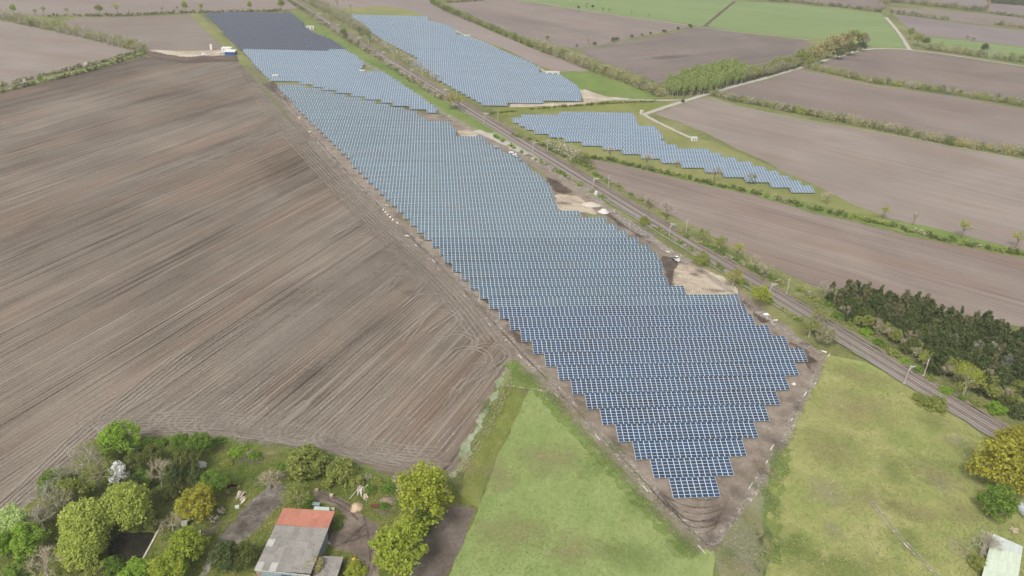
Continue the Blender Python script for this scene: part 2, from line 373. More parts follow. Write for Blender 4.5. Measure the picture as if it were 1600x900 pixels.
sheet('right_field_middle', [(1125,142),(1200,125),(1250,108),(1300,119),(1360,133),(1480,149),(1600,170),(1700,192),(1800,214),(1800,282),(1700,258),(1600,236),(1500,219),(1400,199),(1300,179),(1200,161),(1150,152)], M_f9, 0.03)
sheet('right_field_wide', [(1022,178),(1060,164),(1105,151),(1150,166),(1250,187),(1350,203),(1480,229),(1600,250),(1700,272),(1800,296),(1800,450),(1700,420),(1600,393),(1520,373),(1440,353),(1380,339),(1325,320),(1275,296),(1230,272),(1190,250),(1150,232),(1110,211),(1060,190)], M_f10, 0.03)
sheet('right_field_near', [(915,250),(935,250),(960,254),(1010,267),(1100,289),(1180,306),(1260,330),(1330,346),(1440,374),(1600,404),(1750,438),(1900,478),(1900,610),(1750,560),(1600,512),(1500,492),(1400,462),(1330,453),(1275,448),(1222,424),(1180,404),(1150,390),(1100,362),(1040,332),(980,303),(940,276)], M_f11, 0.03)
sheet('far_right_field', [(1395,22),(1480,34),(1600,49),(1800,68),(1800,100),(1700,86),(1600,73),(1500,62),(1445,56),(1418,42)], M_f12, 0.03)
sheet('farthest_right_field', [(1388,11),(1450,14),(1540,22),(1600,28),(1800,44),(1800,66),(1600,46),(1480,32),(1400,20)], M_f9, 0.035)
sheet('top_right_field', [(1150,-30),(1380,-30),(1384,8),(1376,17),(1300,9),(1200,0)], M_f8, 0.03)
sheet('upper_right_strip_field', [(1385,-20),(1800,-20),(1800,40),(1600,25),(1545,18),(1470,8),(1390,2)], M_f12, 0.028)
sheet('bright_far_meadow', [(770,-30),(1150,-30),(1146,2),(1122,20),(1098,41),(1070,37),(990,27),(900,14),(830,4),(795,-1)], G_far, 0.03)
sheet('bright_right_meadow', [(1152,2),(1200,4),(1290,12),(1376,21),(1390,36),(1416,74),(1358,73),(1350,69),(1265,60),(1190,53),(1130,46),(1106,41),(1126,22)], G_far, 0.03)
sheet('pasture_strip', [(1442,58),(1500,63),(1600,75),(1800,102),(1800,128),(1700,114),(1600,99),(1500,83),(1448,73)], G_far, 0.032)
sheet('small_green_field', [(872,113),(921,111),(960,124),(990,134),(1032,152),(1020,156),(960,155),(922,150),(905,138)], G_verge, 0.03)
sheet('yellow_grass_strip', [(520,22),(500,14),(555,12),(600,10),(635,14),(668,27),(700,44),(676,40),(665,31),(600,27),(545,26)], G_yell, 0.034)
sheet('array_grass', [(543,25),(665,29),(700,43),(755,68),(815,95),(848,112),(890,129),(912,150),(912,160),(850,163),(750,167),(700,140),(640,102),(590,70)], G_base, 0.032)
sheet('third_array_grass', [(790,184),(870,174),(990,170),(1040,196),(1062,212),(1110,220),(1200,258),(1290,296),(1330,318),(1386,339),(1330,336),(1260,320),(1180,302),(1100,284),(1010,264),(960,252),(915,246),(860,225),(815,205)], G_yell, 0.034)
sheet('array_margin_grass', [(920,247),(960,250),(1010,262),(1100,282),(1180,299),(1260,316),(1330,333),(1440,352),(1520,372),(1600,392),(1600,402),(1440,371),(1330,344),(1260,328),(1180,305),(1100,288),(1010,267),(960,255)], G_verge, 0.036)
sheet('lane_grass', [(770,170),(850,166),(912,162),(960,158),(1040,160),(1060,163),(1010,176),(900,172),(820,178),(775,184)], G_mead, 0.034)
# grass in front
sheet('left_meadow', [(801,556),(818,566),(870,608),(930,668),(1010,752),(1112,862),(1118,1050),(640,1050),(702,890),(745,800),(765,740),(800,660),(830,600)], G_pale, 0.04)
sheet('meadow_strip', [(801,556),(826,590),(800,660),(765,740),(748,795),(715,775),(722,742),(745,690),(775,640),(782,600)], G_mead, 0.044)
sheet('upper_meadow_corner', [(801,556),(820,570),(868,612),(830,606),(783,602),(790,575)], G_verge, 0.047, amp=0.6)
sheet('silver_weeds', [(801,558),(785,604),(762,648),(744,684),(726,726),(712,748),(703,748),(712,728),(736,680),(770,614)], G_gpale, 0.05, amp=0.9, step=1.2)
sheet('right_meadow', [(1292,553),(1350,566),(1420,592),(1480,630),(1552,690),(1640,760),(1700,860),(1700,1050),(1190,1050),(1198,860),(1204,740),(1245,640)], G_olive, 0.04)
sheet('trampled_grass', [(1282,570),(1245,650),(1212,720),(1204,800),(1197,900),(1192,1050),(1112,1050),(1113,858),(1180,775),(1230,680)], G_grey, 0.046, amp=1.5, step=1.5)
# building site round the long array
ribbon('site_earth', [(412,130),(440,148),(480,204),(530,260),(600,334),(682,413),(744,474),(804,540),(866,603),(936,676),(1006,751),(1062,812),(1108,856)], 10.5, S_site, 0, amp=0.5, step=1.5)
ribbon('site_earth', [(690,180),(745,208),(800,236),(850,262),(896,292),(936,324),(1000,368),(1050,400),(1100,428),(1160,472),(1215,516),(1268,560)], 10.0, S_site, 0, amp=0.6, step=1.5)
sheet('site_earth', [(960,700),(1030,752),(1060,775),(1130,775),(1170,735),(1205,690),(1240,600),(1262,548),(1293,556),(1280,588),(1250,640),(1212,715),(1175,780),(1113,862),(1060,818)], S_site, 0, amp=0.4, step=1.5)
sheet('site_earth_under_panels', [(425,132),(683,180),(760,225),(858,282),(905,330),(1030,400),(1060,455),(1160,462),(1262,565),(1205,690),(1130,780),(1060,782),(990,700),(860,572),(690,400),(520,240)], S_site, 0.026)
sheet('site_earth_back', [(323,22),(450,24),(541,80),(683,178),(425,132),(378,80)], G_base, 0.028)
sheet('dark_earth_patch', [(1036,400),(1052,402),(1060,414),(1052,432),(1056,450),(1066,458),(1060,462),(1036,447),(1040,428),(1032,412)], S_dark, 0.07, amp=0.5, step=1.0)
sheet('sand_patch', [(1060,412),(1080,414),(1104,422),(1128,434),(1150,448),(1153,462),(1110,461),(1062,460),(1052,446),(1054,430)], S_sand, 0.066, amp=0.5, step=1.0)
sheet('sand_patch', [(866,306),(886,304),(906,308),(926,326),(932,335),(880,331),(868,322)], S_sand, 0.066, amp=0.5, step=1.0)
sheet('dark_earth_patch', [(852,276),(868,282),(884,292),(894,300),(884,303),(868,300),(858,290)], S_dark, 0.07, amp=0.4, step=1.0)
sheet('sand_patch', [(714,205),(735,203),(748,211),(742,215),(718,213)], S_sand, 0.066, amp=0.4, step=1.0)
sheet('dark_earth_patch', [(944,336),(960,330),(985,345),(1020,365),(1030,378),(1016,380),(990,364),(965,350)], S_dark, 0.062, amp=0.5, step=1.0)
sheet('dark_earth_patch', [(408,132),(428,128),(436,138),(446,152),(456,162),(448,160),(430,146)], S_dark, 0.07, amp=0.4, step=1.0)
sheet('gravel_heap_patch', [(958,334),(990,346),(1022,366),(1030,377),(1010,376),(980,356)], S_yard, 0.072, amp=0.3, step=1.0)
sheet('sand_pad', [(226,77),(260,79),(300,80),(345,78),(366,78),(368,87),(340,88),(300,90),(282,91),(255,85),(232,82)], S_sand, 0.05, amp=0.3)
sheet('sand_patch', [(906,141),(914,140),(950,152),(990,154),(960,157),(930,158),(912,160)], S_sand, 0.05, amp=0.5)
sheet('sand_patch', [(796,162.3),(848,162),(905,160),(940,158),(900,165),(850,166),(795,168)], S_sand, 0.045, amp=0.5)
for q in ([(776,487),(786,483),(800,497),(792,503)], [(750,462),(760,464),(775,481),(764,478)], [(735,441),(748,444),(757,456),(742,452)], [(800,518),(812,523),(828,541),(812,536)], [(1160,470),(1172,476),(1205,505),(1190,505)], [(1232,533),(1262,546),(1275,565),(1266,578),(1258,560)], [(700,408),(712,412),(725,428),(712,424)]):
    sheet('dark_earth_patch', q, S_dark, 0.07, amp=0.6, step=0.8)
# farm yard
sheet('farm_grass', [(152,686),(205,688),(270,684),(320,682),(380,689),(420,697),(460,698),(500,705),(545,721),(590,739),(640,751),(705,753),(748,795),(702,890),(640,1050),(-400,1120),(-60,872),(20,808),(60,772),(110,724)], G_yard, 0.042, amp=0.7, step=1.5)
sheet('gravel_yard', [(420,756),(440,752),(452,768),(440,786),(420,806),(402,830),(372,850),(345,842),(362,818),(384,792),(404,772)], S_yard, 0.06, amp=0.5, step=0.8)
sheet('gravel_yard', [(484,768),(512,772),(545,786),(566,806),(592,820),(598,850),(592,900),(600,980),(560,980),(548,905),(560,870),(525,860),(508,850),(514,822),(545,812),(530,796),(500,786)], S_site, 0.06, amp=0.5, step=0.8)
sheet('bare_plot', [(690,798),(715,790),(744,792),(728,838),(700,896),(660,1000),(625,1000),(640,890),(668,838)], S_plot, 0.06, amp=0.3, step=0.8)
sheet('sand_patch', [(325,865),(345,845),(356,848),(336,880),(322,905),(312,905)], S_track, 0.056, amp=0.4, step=0.8)
M_water = NT('pond_water'); _p = M_water.bsdf((0.022, 0.021, 0.015), 0.04, 0.9, bump=M_water.noise(M_water.pos(0, (0.8, 0.8, 1)), 1, 3, 0.6), bs=0.05, bd=0.05); M_water = M_water.mat
sheet('pond_water', [(168,866),(172,846),(190,834),(215,831),(240,833),(246,838),(236,856),(218,876),(196,879),(176,874)], M_water, 0.058, amp=0.25, step=0.8)

SM_track = soft_mat('track_worn', [(0, (0.23, 0.195, 0.16)), (0.5, (0.33, 0.29, 0.245)), (1, (0.43, 0.39, 0.34))], 1.0, 0.9, False)
SM_rut = soft_mat('rut_dark', [(0, (0.05, 0.038, 0.03)), (1, (0.13, 0.10, 0.082))], 0.95, 0.9, False)
# roads and tracks
ribbon('farm_road', [(1425,77.5),(1358,74.5),(1300,91),(1250,106),(1200,121.5),(1130,139.5),(1100,148.5),(1076,156),(1050,164),(1008,178.5)], 4.2, S_road, 0.09)
ribbon('farm_road', [(1415,77),(1500,88),(1600,103.5),(1800,136)], 3.2, S_road, 0.085)
ribbon('farm_road', [(1421,77.5),(1412,62),(1400,45),(1384,27)], 4.0, S_road, 0.086)
ribbon('site_road', [(1080,155),(1050,157),(1000,156.5),(960,156),(930,153),(905,141),(880,127),(846,109),(815,94),(755,67),(700,43)], 3.0, S_road, 0.08, amp=0.4)
ribbon('site_road', [(1004,178),(1020,187),(1040,197),(1062,208),(1086,218)], 3.0, S_road, 0.082, amp=0.3)
ribbon('farm_track', [(700,-6),(830,2),(900,15),(990,28),(1070,38.5),(1125,47),(1190,54),(1265,62)], 3.5, S_track, 0.08)
ribbon('green_track', [(-300,212),(0,142),(60,127),(120,112),(170,98),(228,80)], 3.0, ground_mat('track_green', [(0, (0.16, 0.2, 0.07)), (1, (0.30, 0.31, 0.18))], seed=31), 0.08)
ribbon('field_margin', [(1108,152),(1150,166),(1250,186.5),(1350,202.5),(1480,228.5),(1600,249),(1800,294)], 2.2, ground_mat('margin_pale', [(0, (0.2, 0.22, 0.12)), (1, (0.30, 0.29, 0.2))], seed=32), 0.07)
ribbon('ditch', [(1100,41),(1124,22),(1148,2)], 3.0, S_dark, 0.07, amp=0.4)
ribbon('array_side_grass', [(300,20),(325,45),(350,68),(372,86),(392,108),(412,128)], 8.0, G_yell, 0.048, amp=0.5)
ribbon('green_verge', [(452,20),(480,36),(520,62),(560,86),(600,108),(640,133),(690,165),(740,193),(770,207)], 15, G_verge, 0.046, amp=0.6)
ribbon('green_verge', [(770,207),(810,226),(860,252),(900,277),(950,310)], 10, G_pale, 0.045, amp=0.8)
ribbon('site_track', [(447,23),(476,42),(516,66),(560,93),(590,110),(640,142),(690,177),(745,205),(800,232),(850,258),(900,287),(940,318),(1000,362),(1048,394)], 5.0, SM_track, 0.075, amp=0.5)
ribbon('site_track', [(1048,394),(1085,416),(1120,440),(1160,470),(1215,512),(1250,534),(1288,558)], 3.0, SM_track, 0.055, amp=0.5)
ribbon('site_track', [(744,204),(800,228),(850,254)], 6.0, S_road, 0.074, amp=0.5)
for off, wd in ((0, 1.3), (9, 1.3), (4.5, 0.45)):
    ribbon('wheel_rut', [(430+off*.4,138),(480+off*.6,204),(530+off*.7,260),(600+off*.8,334),(680+off,413),(740+off,474),(798+off,540),(860+off,603),(930+off,676),(1000+off,751),(1060+off,815),(1104+off*.3,852)], wd, SM_track if off != 4.5 else SM_rut, 0.078, amp=0.25)
    if off != 4.5: ribbon('wheel_rut', [(1112+off*.2,853),(1150+off,800),(1190+off,742),(1220+off,690),(1250+off,628),(1275+off*.7,580)], wd, SM_track if off != 4.5 else SM_rut, 0.078, amp=0.2)
# curved ruts at the front tip
for k, (dy, wd) in enumerate([(0, 0.35), (10, 0.3), (22, 0.5), (32, 0.45), (-12, 0.3), (42, 0.4)]):
    ribbon('wheel_rut', [(1030 + k*4, 770 + dy*0.5), (1060 + k*3, 788 + dy), (1090, 795 + dy), (1120 - k, 792 + dy*0.9), (1140 - k*3, 780 + dy*0.6)], wd, SM_rut, 0.08, amp=0.12, step=1.0)
def hang(a, b):
    A, B_ = gp(*a), gp(*b); return math.degrees(math.atan2(B_[1] - A[1], B_[0] - A[0]))
M_head = soil('soil_headland', (0.105, 0.085, 0.067), (0.28, 0.247, 0.205), -57, 21, 0.8, 0.9)
SM_head = soft_mat('headland_worn', [(0, (0.14, 0.115, 0.092)), (0.5, (0.205, 0.175, 0.142)), (1, (0.27, 0.235, 0.192))], 0.62, 0.5, False)
M_head2 = soil('soil_headland_low', (0.066, 0.049, 0.037), (0.225, 0.186, 0.147), hang((200,690),(640,735)), 22, 0.8, 1.0)
ribbon('headland', [(384,102),(402,128),(430,168),(470,218),(505,262),(580,338),(655,408),(715,470),(755,522)], 15, SM_head, 0, amp=0.8, step=2.0)
sheet('headland', [(120,714),(150,672),(205,668),(320,660),(420,668),(500,680),(590,708),(650,722),(706,720),(701,751),(640,750),(590,738),(545,720),(500,704),(460,697),(420,696),(380,688),(320,681),(270,684),(205,688),(152,686)], M_head2, 0, amp=1.2, step=1.5)
sheet('bank_earth', [(226,82),(255,86),(283,91),(340,88),(370,87),(373,96),(340,97),(283,99),(240,92)], S_dark, 0)
# wheel marks on the big field: headland lines, turning loops
def rut_mat():
    m = NT('field_wheel_mark'); n = m.noise(m.pos(), 1.3, 4, 0.7); n2 = m.noise(m.pos(0, (1, 1, 1), (9, 3, 1)), 0.09, 3, 0.6)
    p = m.n('ShaderNodeBsdfPrincipled'); p.inputs['Roughness'].default_value = 0.95; p.inputs['Specular IOR Level'].default_value = 0.1
    m.l(m.ramp(n, [(0.3, (0.25, 0.215, 0.175)), (0.7, (0.38, 0.335, 0.28))]), p.inputs['Base Color'])
    t = m.n('ShaderNodeBsdfTransparent'); mx = m.n('ShaderNodeMixShader')
    f = m.math('MULTIPLY', m.mr(n, 0.3, 0.7, 0.42, 0.62), m.mr(n2, 0.3, 0.6, 0.35, 1.0))
    m.l(f, mx.inputs[0]); m.l(t.outputs[0], mx.inputs[1]); m.l(p.outputs[0], mx.inputs[2]); m.l(mx.outputs[0], m.out.inputs['Surface'])
    return m.mat
M_rut = rut_mat()
FD = math.radians(67); fdx, fdy = math.cos(FD), math.sin(FD)
def loop(px, py, r, leg, side=1, z=0.1, ang=FD):
    X, Y = gp(px, py); dx, dy = math.cos(ang), math.sin(ang); nx, ny = -dy * side, dx * side
    for w_ in (0, 2.0):
        rr = r - w_ ; P = []
        for s in np.linspace(leg, 0, 8): P.append((X + dx*s - nx*rr, Y + dy*s - ny*rr))
        for a in np.linspace(0, math.pi, 16)[1:-1]:
            c, s_ = math.cos(a), math.sin(a); P.append((X - nx*rr*c - dx*rr*s_*0.9, Y - ny*rr*c - dy*rr*s_*0.9))
        for s in np.linspace(0, leg*0.8, 8): P.append((X + dx*s + nx*rr - nx*s*0.1, Y + dy*s + ny*rr - ny*s*0.1))
        ribbon('wheel_mark', P, 0.75, M_rut, z, amp=0.03, world=True, step=1.5, sm=1)
for i, (x, y) in enumerate([(150,652),(178,655),(225,655),(270,660),(300,658),(345,662),(395,668),(440,672),(470,676),(520,684),(560,690),(600,696),(640,700),(668,700)]):
    loop(x, y, random.uniform(5.5, 8.5), random.uniform(12, 30), 1, 0.10 + 0.002 * i)
for i, (x, y) in enumerate([(640,440),(665,470),(690,500),(715,535),(735,560),(755,580),(765,555),(600,400),(560,360),(700,480)]):
    loop(x, y, random.uniform(5, 8), random.uniform(10, 25), 1, 0.13 + 0.002 * i, math.radians(67 + 180 + random.uniform(-12, 12)))
for k in range(9):
    d = k * 4.2
    ribbon('wheel_mark', [(150, 680 - d*0.95), (220, 683 - d), (320, 676 - d), (420, 690 - d), (520, 706 - d), (600, 732 - d*1.1), (690, 742 - d*1.2)], random.uniform(0.6, 0.95), M_rut, 0.155 + 0.002*k, amp=0.06, step=2)
for k in range(6):
    d = k * 5.0
    ribbon('wheel_mark', [(398 - d*.6, 130 + d*.1), (440 - d, 180), (515 - d*1.2, 262), (595 - d*1.3, 340), (675 - d*1.5, 412), (738 - d*1.6, 474), (786 - d*1.8, 536)], random.uniform(0.6, 0.95), M_rut, 0.175 + 0.002*k, amp=0.06, step=3)
for k in range(5):
    d = k * 5.0
    ribbon('wheel_mark', [(-40 - d, 846 - d*.4), (20 - d, 796 - d*.5), (80 - d, 742 - d*.55), (140 - d, 685 - d*.6), (200 - d, 640 - d*.6), (300 - d, 560 - d*.6)], random.uniform(0.6, 0.95), M_rut, 0.19 + 0.002*k, amp=0.06, step=3)

# worn, lush and bare patches
SM_lush = soft_mat('verge_lush', [(0, (0.085, 0.155, 0.025)), (1, (0.19, 0.265, 0.06))], 0.8, 0.45, False)
ribbon('lush_edge', [(796,566),(850,616),(908,680),(978,758),(1036,822),(1086,872)], 5.0, SM_lush, 0, amp=0.5, step=1.5)
ribbon('lush_edge', [(1204,880),(1206,800),(1212,740),(1226,700)], 5.0, SM_lush, 0, amp=0.5, step=1.5)
ribbon('lush_edge', [(200,690),(320,688),(420,702),(500,712),(590,745),(640,758)], 4.0, SM_lush, 0, amp=0.5, step=1.5)
PG = soft_mat('patch_lush', [(0, (0.06, 0.11, 0.018)), (1, (0.14, 0.20, 0.042))], 0.4, 0.5)
PY = soft_mat('patch_dry', [(0, (0.22, 0.19, 0.085)), (1, (0.35, 0.30, 0.165))], 0.5, 0.5)
PB = soft_mat('patch_bare', [(0, (0.24, 0.20, 0.15)), (1, (0.40, 0.36, 0.29))], 0.42, 0.8)
PD = soft_mat('patch_mud', [(0, (0.045, 0.034, 0.028)), (1, (0.13, 0.102, 0.082))], 0.5, 0.8)
PS = soft_mat('patch_soil', [(0, (0.11, 0.085, 0.068)), (1, (0.22, 0.18, 0.15))], 0.7, 0.8)
PK = soft_mat('patch_dark_soil', [(0, (0.06, 0.045, 0.035)), (1, (0.12, 0.093, 0.074))], 0.42, 0.35)
PP = soft_mat('patch_pale_soil', [(0, (0.22, 0.185, 0.15)), (1, (0.30, 0.26, 0.215))], 0.5, 0.35)
for (x, y, a, b, m_, r_) in [(1250,870,14,9,PG,.3),(1330,890,16,8,PG,.2),(1225,840,8,7,PG,.8),(1395,735,7,10,PG,0),(1400,790,6,9,PG,.3),(1420,850,8,8,PG,0),(1460,660,9,8,PG,-.8),(1510,700,6,6,PG,0),(1340,640,16,14,PY,0),(1300,700,14,14,PY,.3),(1290,770,9,9,PB,0),(1302,828,4,5,PB,.4),(1460,740,10,10,PY,0),(1490,690,5,4,PB,0),(1475,760,5,6,PB,0),(1500,860,4,5,PB,0),(1350,780,12,6,PY,.6),(1430,800,10,5,PY,-.5),(1350,590,18,7,PY,-.5),(1500,800,7,7,PY,0),(1213,720,4,8,PG,.2),
    (1200,780,2.5,9,PG,.1),(1198,850,2.5,8,PY,.1),(1205,740,2.5,7,PY,.2),(1196,890,3,6,PG,0),(1140,870,6,5,PG,.5),(1170,810,4,7,PY,.4),(1150,890,6,5,PY,0),(1180,760,3,6,PG,.5),
    (830,590,10,7,PG,0),(900,650,8,5,PY,.5),(860,720,14,10,PY,.2),(800,830,16,9,PY,0),(930,730,9,6,PG,.4),(1000,790,7,8,PG,.5),(1070,855,8,6,PG,.5),(780,740,6,12,PY,.2),(1150,840,7,6,PB,0),(1160,870,5,7,PB,.2),(730,730,4,7,PY,.3),(900,860,14,8,PY,0),(980,870,12,8,PG,0),(760,640,3,8,PG,.4),(960,700,7,3,PG,-.9),(870,625,6,3,PG,-.9)]:
    patch('grass_patch', (x, y), a, b, m_, r_)
for (x, y, a, b, m_, r_) in [(1060,455,6,3,PD,.2),(1046,415,4,4,PD,0),(1140,445,4,3,PD,-.5),(1085,430,4,2,PS,0),(1120,455,8,2,PS,0),(872,300,5,3,PD,0),(915,322,5,3,PS,-.5),(905,333,6,2,PD,0),(716,210,4,2,PD,0),(1210,690,4,7,PD,.3),(1190,735,3,5,PD,.4),(1110,845,3,4,PD,0),(1118,815,6,3,PD,.2),(1045,795,2.5,5,PD,.8),(1262,540,4,3,PD,-.6),(1270,565,2.5,4,PD,0),(1245,640,3,3,PD,0),(1165,475,3,5,PD,.6),(1190,500,3,4,PD,.6),(775,487,3,4,PD,.5),(755,462,3,4,PD,.5),(745,442,3,3,PD,.5),(800,520,3,4,PD,.6),(820,535,2,4,PS,.6),(1050,430,5,5,PD,0),(1095,425,5,3,PS,0),(868,285,5,5,PD,.5),(1000,370,5,5,PD,.5),(965,352,4,5,PD,.5),(430,140,5,6,PD,.4),(445,155,4,5,PD,.4),(690,183,5,5,PD,.4),(880,318,7,3,PS,0),(700,408,3,4,PD,.5),(660,372,3,3,PS,.5),(606,322,2.5,3,PB,.5),(905,630,2,4,PS,.6),(960,690,2,4,PS,.6),(1035,775,2,4,PD,.7),(1130,800,8,5,PS,0),(1150,770,4,5,PS,.3)]:
    patch('mud_patch', (x, y), a, b, m_, r_)
for (x, y, a, b, m_, r_) in [(450,520,45,22,PP,1.17),(560,430,40,22,PP,1.17),(330,250,60,24,PP,1.17),(640,430,22,26,PP,.9),(480,590,14,5,PK,1.17),(640,458,4,3,PK,.5),(1045,90,34,14,PK,.5)]:
    patch('soil_patch', (x, y), a, b, m_, r_)
for (x, y, a, b, m_, r_) in [(440,745,4,3,PS,0),(380,830,4,7,PD,-.7),(410,790,4,5,PD,-.6),(570,830,5,4,PD,0),(540,840,5,4,PD,0),(565,870,3,7,PS,0),(505,775,4,3,PD,-.4),(540,795,4,3,PD,-.6),(600,800,4,3,PS,0),(330,830,3,6,PS,-.6),(280,845,3,8,PY,-.4),(300,740,4,3,PG,0),(420,710,7,4,PY,0),(360,745,6,4,PG,0),(250,775,7,5,PG,0),(390,720,7,3,PS,0),(580,760,5,3,PG,0),(460,745,5,3,PG,0),(620,790,5,4,PG,0),(340,700,6,3,PY,0),(680,860,4,8,PK,-.4),(715,810,4,4,PK,0)]:
    patch('yard_patch', (x, y), a, b, m_, r_)
for k, (a, b) in enumerate([((575,815),(540,850)),((585,835),(520,858)),((566,800),(578,880)),((590,860),(575,910)),((500,772),(560,802)),((510,782),(560,815))]):
    ribbon('wheel_rut', [a, ((a[0]+b[0])/2 + 4, (a[1]+b[1])/2 - 3), b], 0.45, SM_rut, 0, amp=0.1, step=0.8)
for off in (0, 1.8):
    ribbon('wheel_rut', [(1358+off*3,785),(1380+off*3,815),(1410+off*3,850),(1440+off*3,880),(1470+off*3,910)], 0.5, SM_track, 0, amp=0.12, step=1.0)
ribbon('mown_edge', [(783,603),(815,608),(850,613),(880,620)], 0.9, soft_mat('straw_line', [(0, (0.16, 0.15, 0.07)), (1, (0.38, 0.35, 0.22))], 1, 1.2, False), 0, amp=0.2, step=1.0)
# ================================================================== SOLAR ARRAYS
TILT = math.radians(19.0); NC = 6; SLOPE = 1.017; Z0 = 0.8
ct, st_ = math.cos(TILT), math.sin(TILT)
def cell_mat(name, cols, rough=0.2, coat=0.0):
    m = NT(name); g = m.n('ShaderNodeNewGeometry'); oi = m.n('ShaderNodeObjectInfo')
    r = m.math('FRACT', m.math('ADD', g.outputs['Random Per Island'], oi.outputs['Random']))
    big = m.noise(m.pos(PSI, (0.035, 0.06, 1)), 1, 3, 0.55)
    f = m.math('MULTIPLY_ADD', r, 0.5, m.math('MULTIPLY', m.mr(big, 0.3, 0.7), 0.5))
    wm = m.noise(m.pos(PSI, (0.05, 0.11, 1), (17, 5, 0)), 1, 3, 0.6)
    cc_ = m.mix(m.mr(wm, 0.52, 0.72, 0, 0.45), m.ramp(f, cols), tuple(sum(cols[1][1]) / 3 * q for q in (1.1, 1.0, 0.95)))
    p = m.bsdf(cc_, rough, 0.5)
    p.inputs['IOR'].default_value = 1.55; p.inputs['Specular IOR Level'].default_value = 0.5; p.inputs['Sheen Weight'].default_value = 0.22; p.inputs['Sheen Roughness'].default_value = 0.45; p.inputs['Sheen Tint'].default_value = (0.85, 0.95, 1.0, 1)
    return m.mat
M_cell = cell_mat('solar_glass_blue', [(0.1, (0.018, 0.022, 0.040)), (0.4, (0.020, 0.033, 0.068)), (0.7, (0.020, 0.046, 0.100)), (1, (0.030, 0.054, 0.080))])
M_cell_skymid = cell_mat('solar_glass_painted_sky_mid', [(0.1, (0.054, 0.069, 0.084)), (0.4, (0.064, 0.094, 0.113)), (0.7, (0.068, 0.108, 0.138)), (1, (0.090, 0.116, 0.126))])  # sky reflection at flatter view angles painted into the glass colour
M_cell_skylow = cell_mat('solar_glass_painted_sky_low', [(0.1, (0.032, 0.043, 0.058)), (0.4, (0.037, 0.062, 0.086)), (0.7, (0.040, 0.075, 0.115)), (1, (0.060, 0.082, 0.098))])  # step between near and middle rows, some sky reflection painted in
M_cell_skyfar = cell_mat('solar_glass_painted_sky_far', [(0.1, (0.076, 0.108, 0.150)), (0.5, (0.092, 0.136, 0.190)), (1, (0.112, 0.156, 0.210))])  # far rows: sky reflection and haze brightening painted into the glass colour
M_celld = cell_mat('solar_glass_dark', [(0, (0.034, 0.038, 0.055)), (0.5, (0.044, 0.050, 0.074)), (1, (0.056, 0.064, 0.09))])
M_frame = plain('panel_frame', (0.55, 0.64, 0.69), 0.35, 0.5, 0.0, 0.05)
M_framed = plain('panel_frame_dark', (0.13, 0.145, 0.17), 0.35, 0.5, 0.0, 0.05)
M_steel = plain('galvanised_steel', (0.34, 0.35, 0.36), 0.45, 0.5, 0.6, 0.1)
BX, BY = 0.088, 0.046                          # frame plus white backsheet edge
def module_arrays(cols, courses):
    """vertices/faces of framed panels at (column, course), in row coordinates (x along the row, tilted plane)"""
    cols = np.asarray(cols, float); courses = np.asarray(courses, float)
    x0 = cols * MOD + 0.01; x1 = x0 + MOD - 0.02; y0 = courses * SLOPE + 0.008; y1 = y0 + SLOPE - 0.016
    t = 0.04
    def P(x, y, h): return np.stack([x, y * ct - h * st_, Z0 + y * st_ + h * ct], 1)
    A = [P(x0, y0, t), P(x1, y0, t), P(x1, y1, t), P(x0, y1, t),
         P(x0 + BX, y0 + BY, t), P(x1 - BX, y0 + BY, t), P(x1 - BX, y1 - BY, t), P(x0 + BX, y1 - BY, t),
         P(x0, y0, 0 * t + x0 * 0), P(x1, y0, x0 * 0), P(x1, y1, x0 * 0), P(x0, y1, x0 * 0)]
    V = np.stack(A, 1).reshape(-1, 3)
    f = np.array([(4,5,6,7),(0,1,5,4),(1,2,6,5),(2,3,7,6),(3,0,4,7),(8,9,1,0),(9,10,2,1),(10,11,3,2),(11,8,0,3),(11,10,9,8)])
    F = (f[None] + 12 * np.arange(len(cols))[:, None, None]).reshape(-1, 4)
    mi = np.tile(np.array([0,1,1,1,1,1,1,1,1,1]), len(cols))
    return V, F, mi
# separate glass islands from frames so each panel takes its own shade
def module_mesh(name, cols, courses, mats):
    V, F, mi = module_arrays(cols, courses)
    n = len(V) // 12
    V = V.reshape(n, 12, 3); gl = V[:, 4:8].copy()
    gl[:, :, 2] += 0.004
    V2 = np.concatenate([V, gl], 1).reshape(-1, 3)
    f = np.array([(12,13,14,15),(0,1,5,4),(1,2,6,5),(2,3,7,6),(3,0,4,7),(8,9,1,0),(9,10,2,1),(10,11,3,2),(11,8,0,3),(11,10,9,8)])
    F = (f[None] + 16 * np.arange(n)[:, None, None]).reshape(-1, 4)
    return quads_mesh(name, V2, F, mats, mi)
_frames = {}
def frame_mesh(nc):
    if nc in _frames: return _frames[nc]
    mb = MB(); L = nc * MOD
    for yy in (0.6, 2.2, 3.9, 5.5):
        mb.box((L / 2, yy * ct + 0.06 * st_, Z0 + yy * st_ - 0.06), (L, 0.06, 0.08), rx=TILT)
    k = 0.5
    while k * MOD * 1 < L:
        x = k * MOD
        for yy in (1.2, 4.9):
            h = Z0 + yy * st_ - 0.1; mb.box((x, yy * ct, h / 2), (0.10, 0.14, h))
        mb.box((x, 3.05 * ct + 0.13 * st_, Z0 + 3.05 * st_ - 0.14), (0.08, 5.4, 0.1), rx=TILT)
        k += 2
    _frames[nc] = mb.mesh('support_frame', M_steel); return _frames[nc]
_single = {}
def single_mesh(course, mats):
    key = (course, mats[0].name)
    if key not in _single: _single[key] = module_mesh('solar_panel', [0], [course], mats)
    return _single[key]
ONES = ['', 'first', 'second', 'third', 'fourth', 'fifth', 'sixth', 'seventh', 'eighth', 'ninth', 'tenth', 'eleventh', 'twelfth', 'thirteenth', 'fourteenth', 'fifteenth', 'sixteenth', 'seventeenth', 'eighteenth', 'nineteenth']
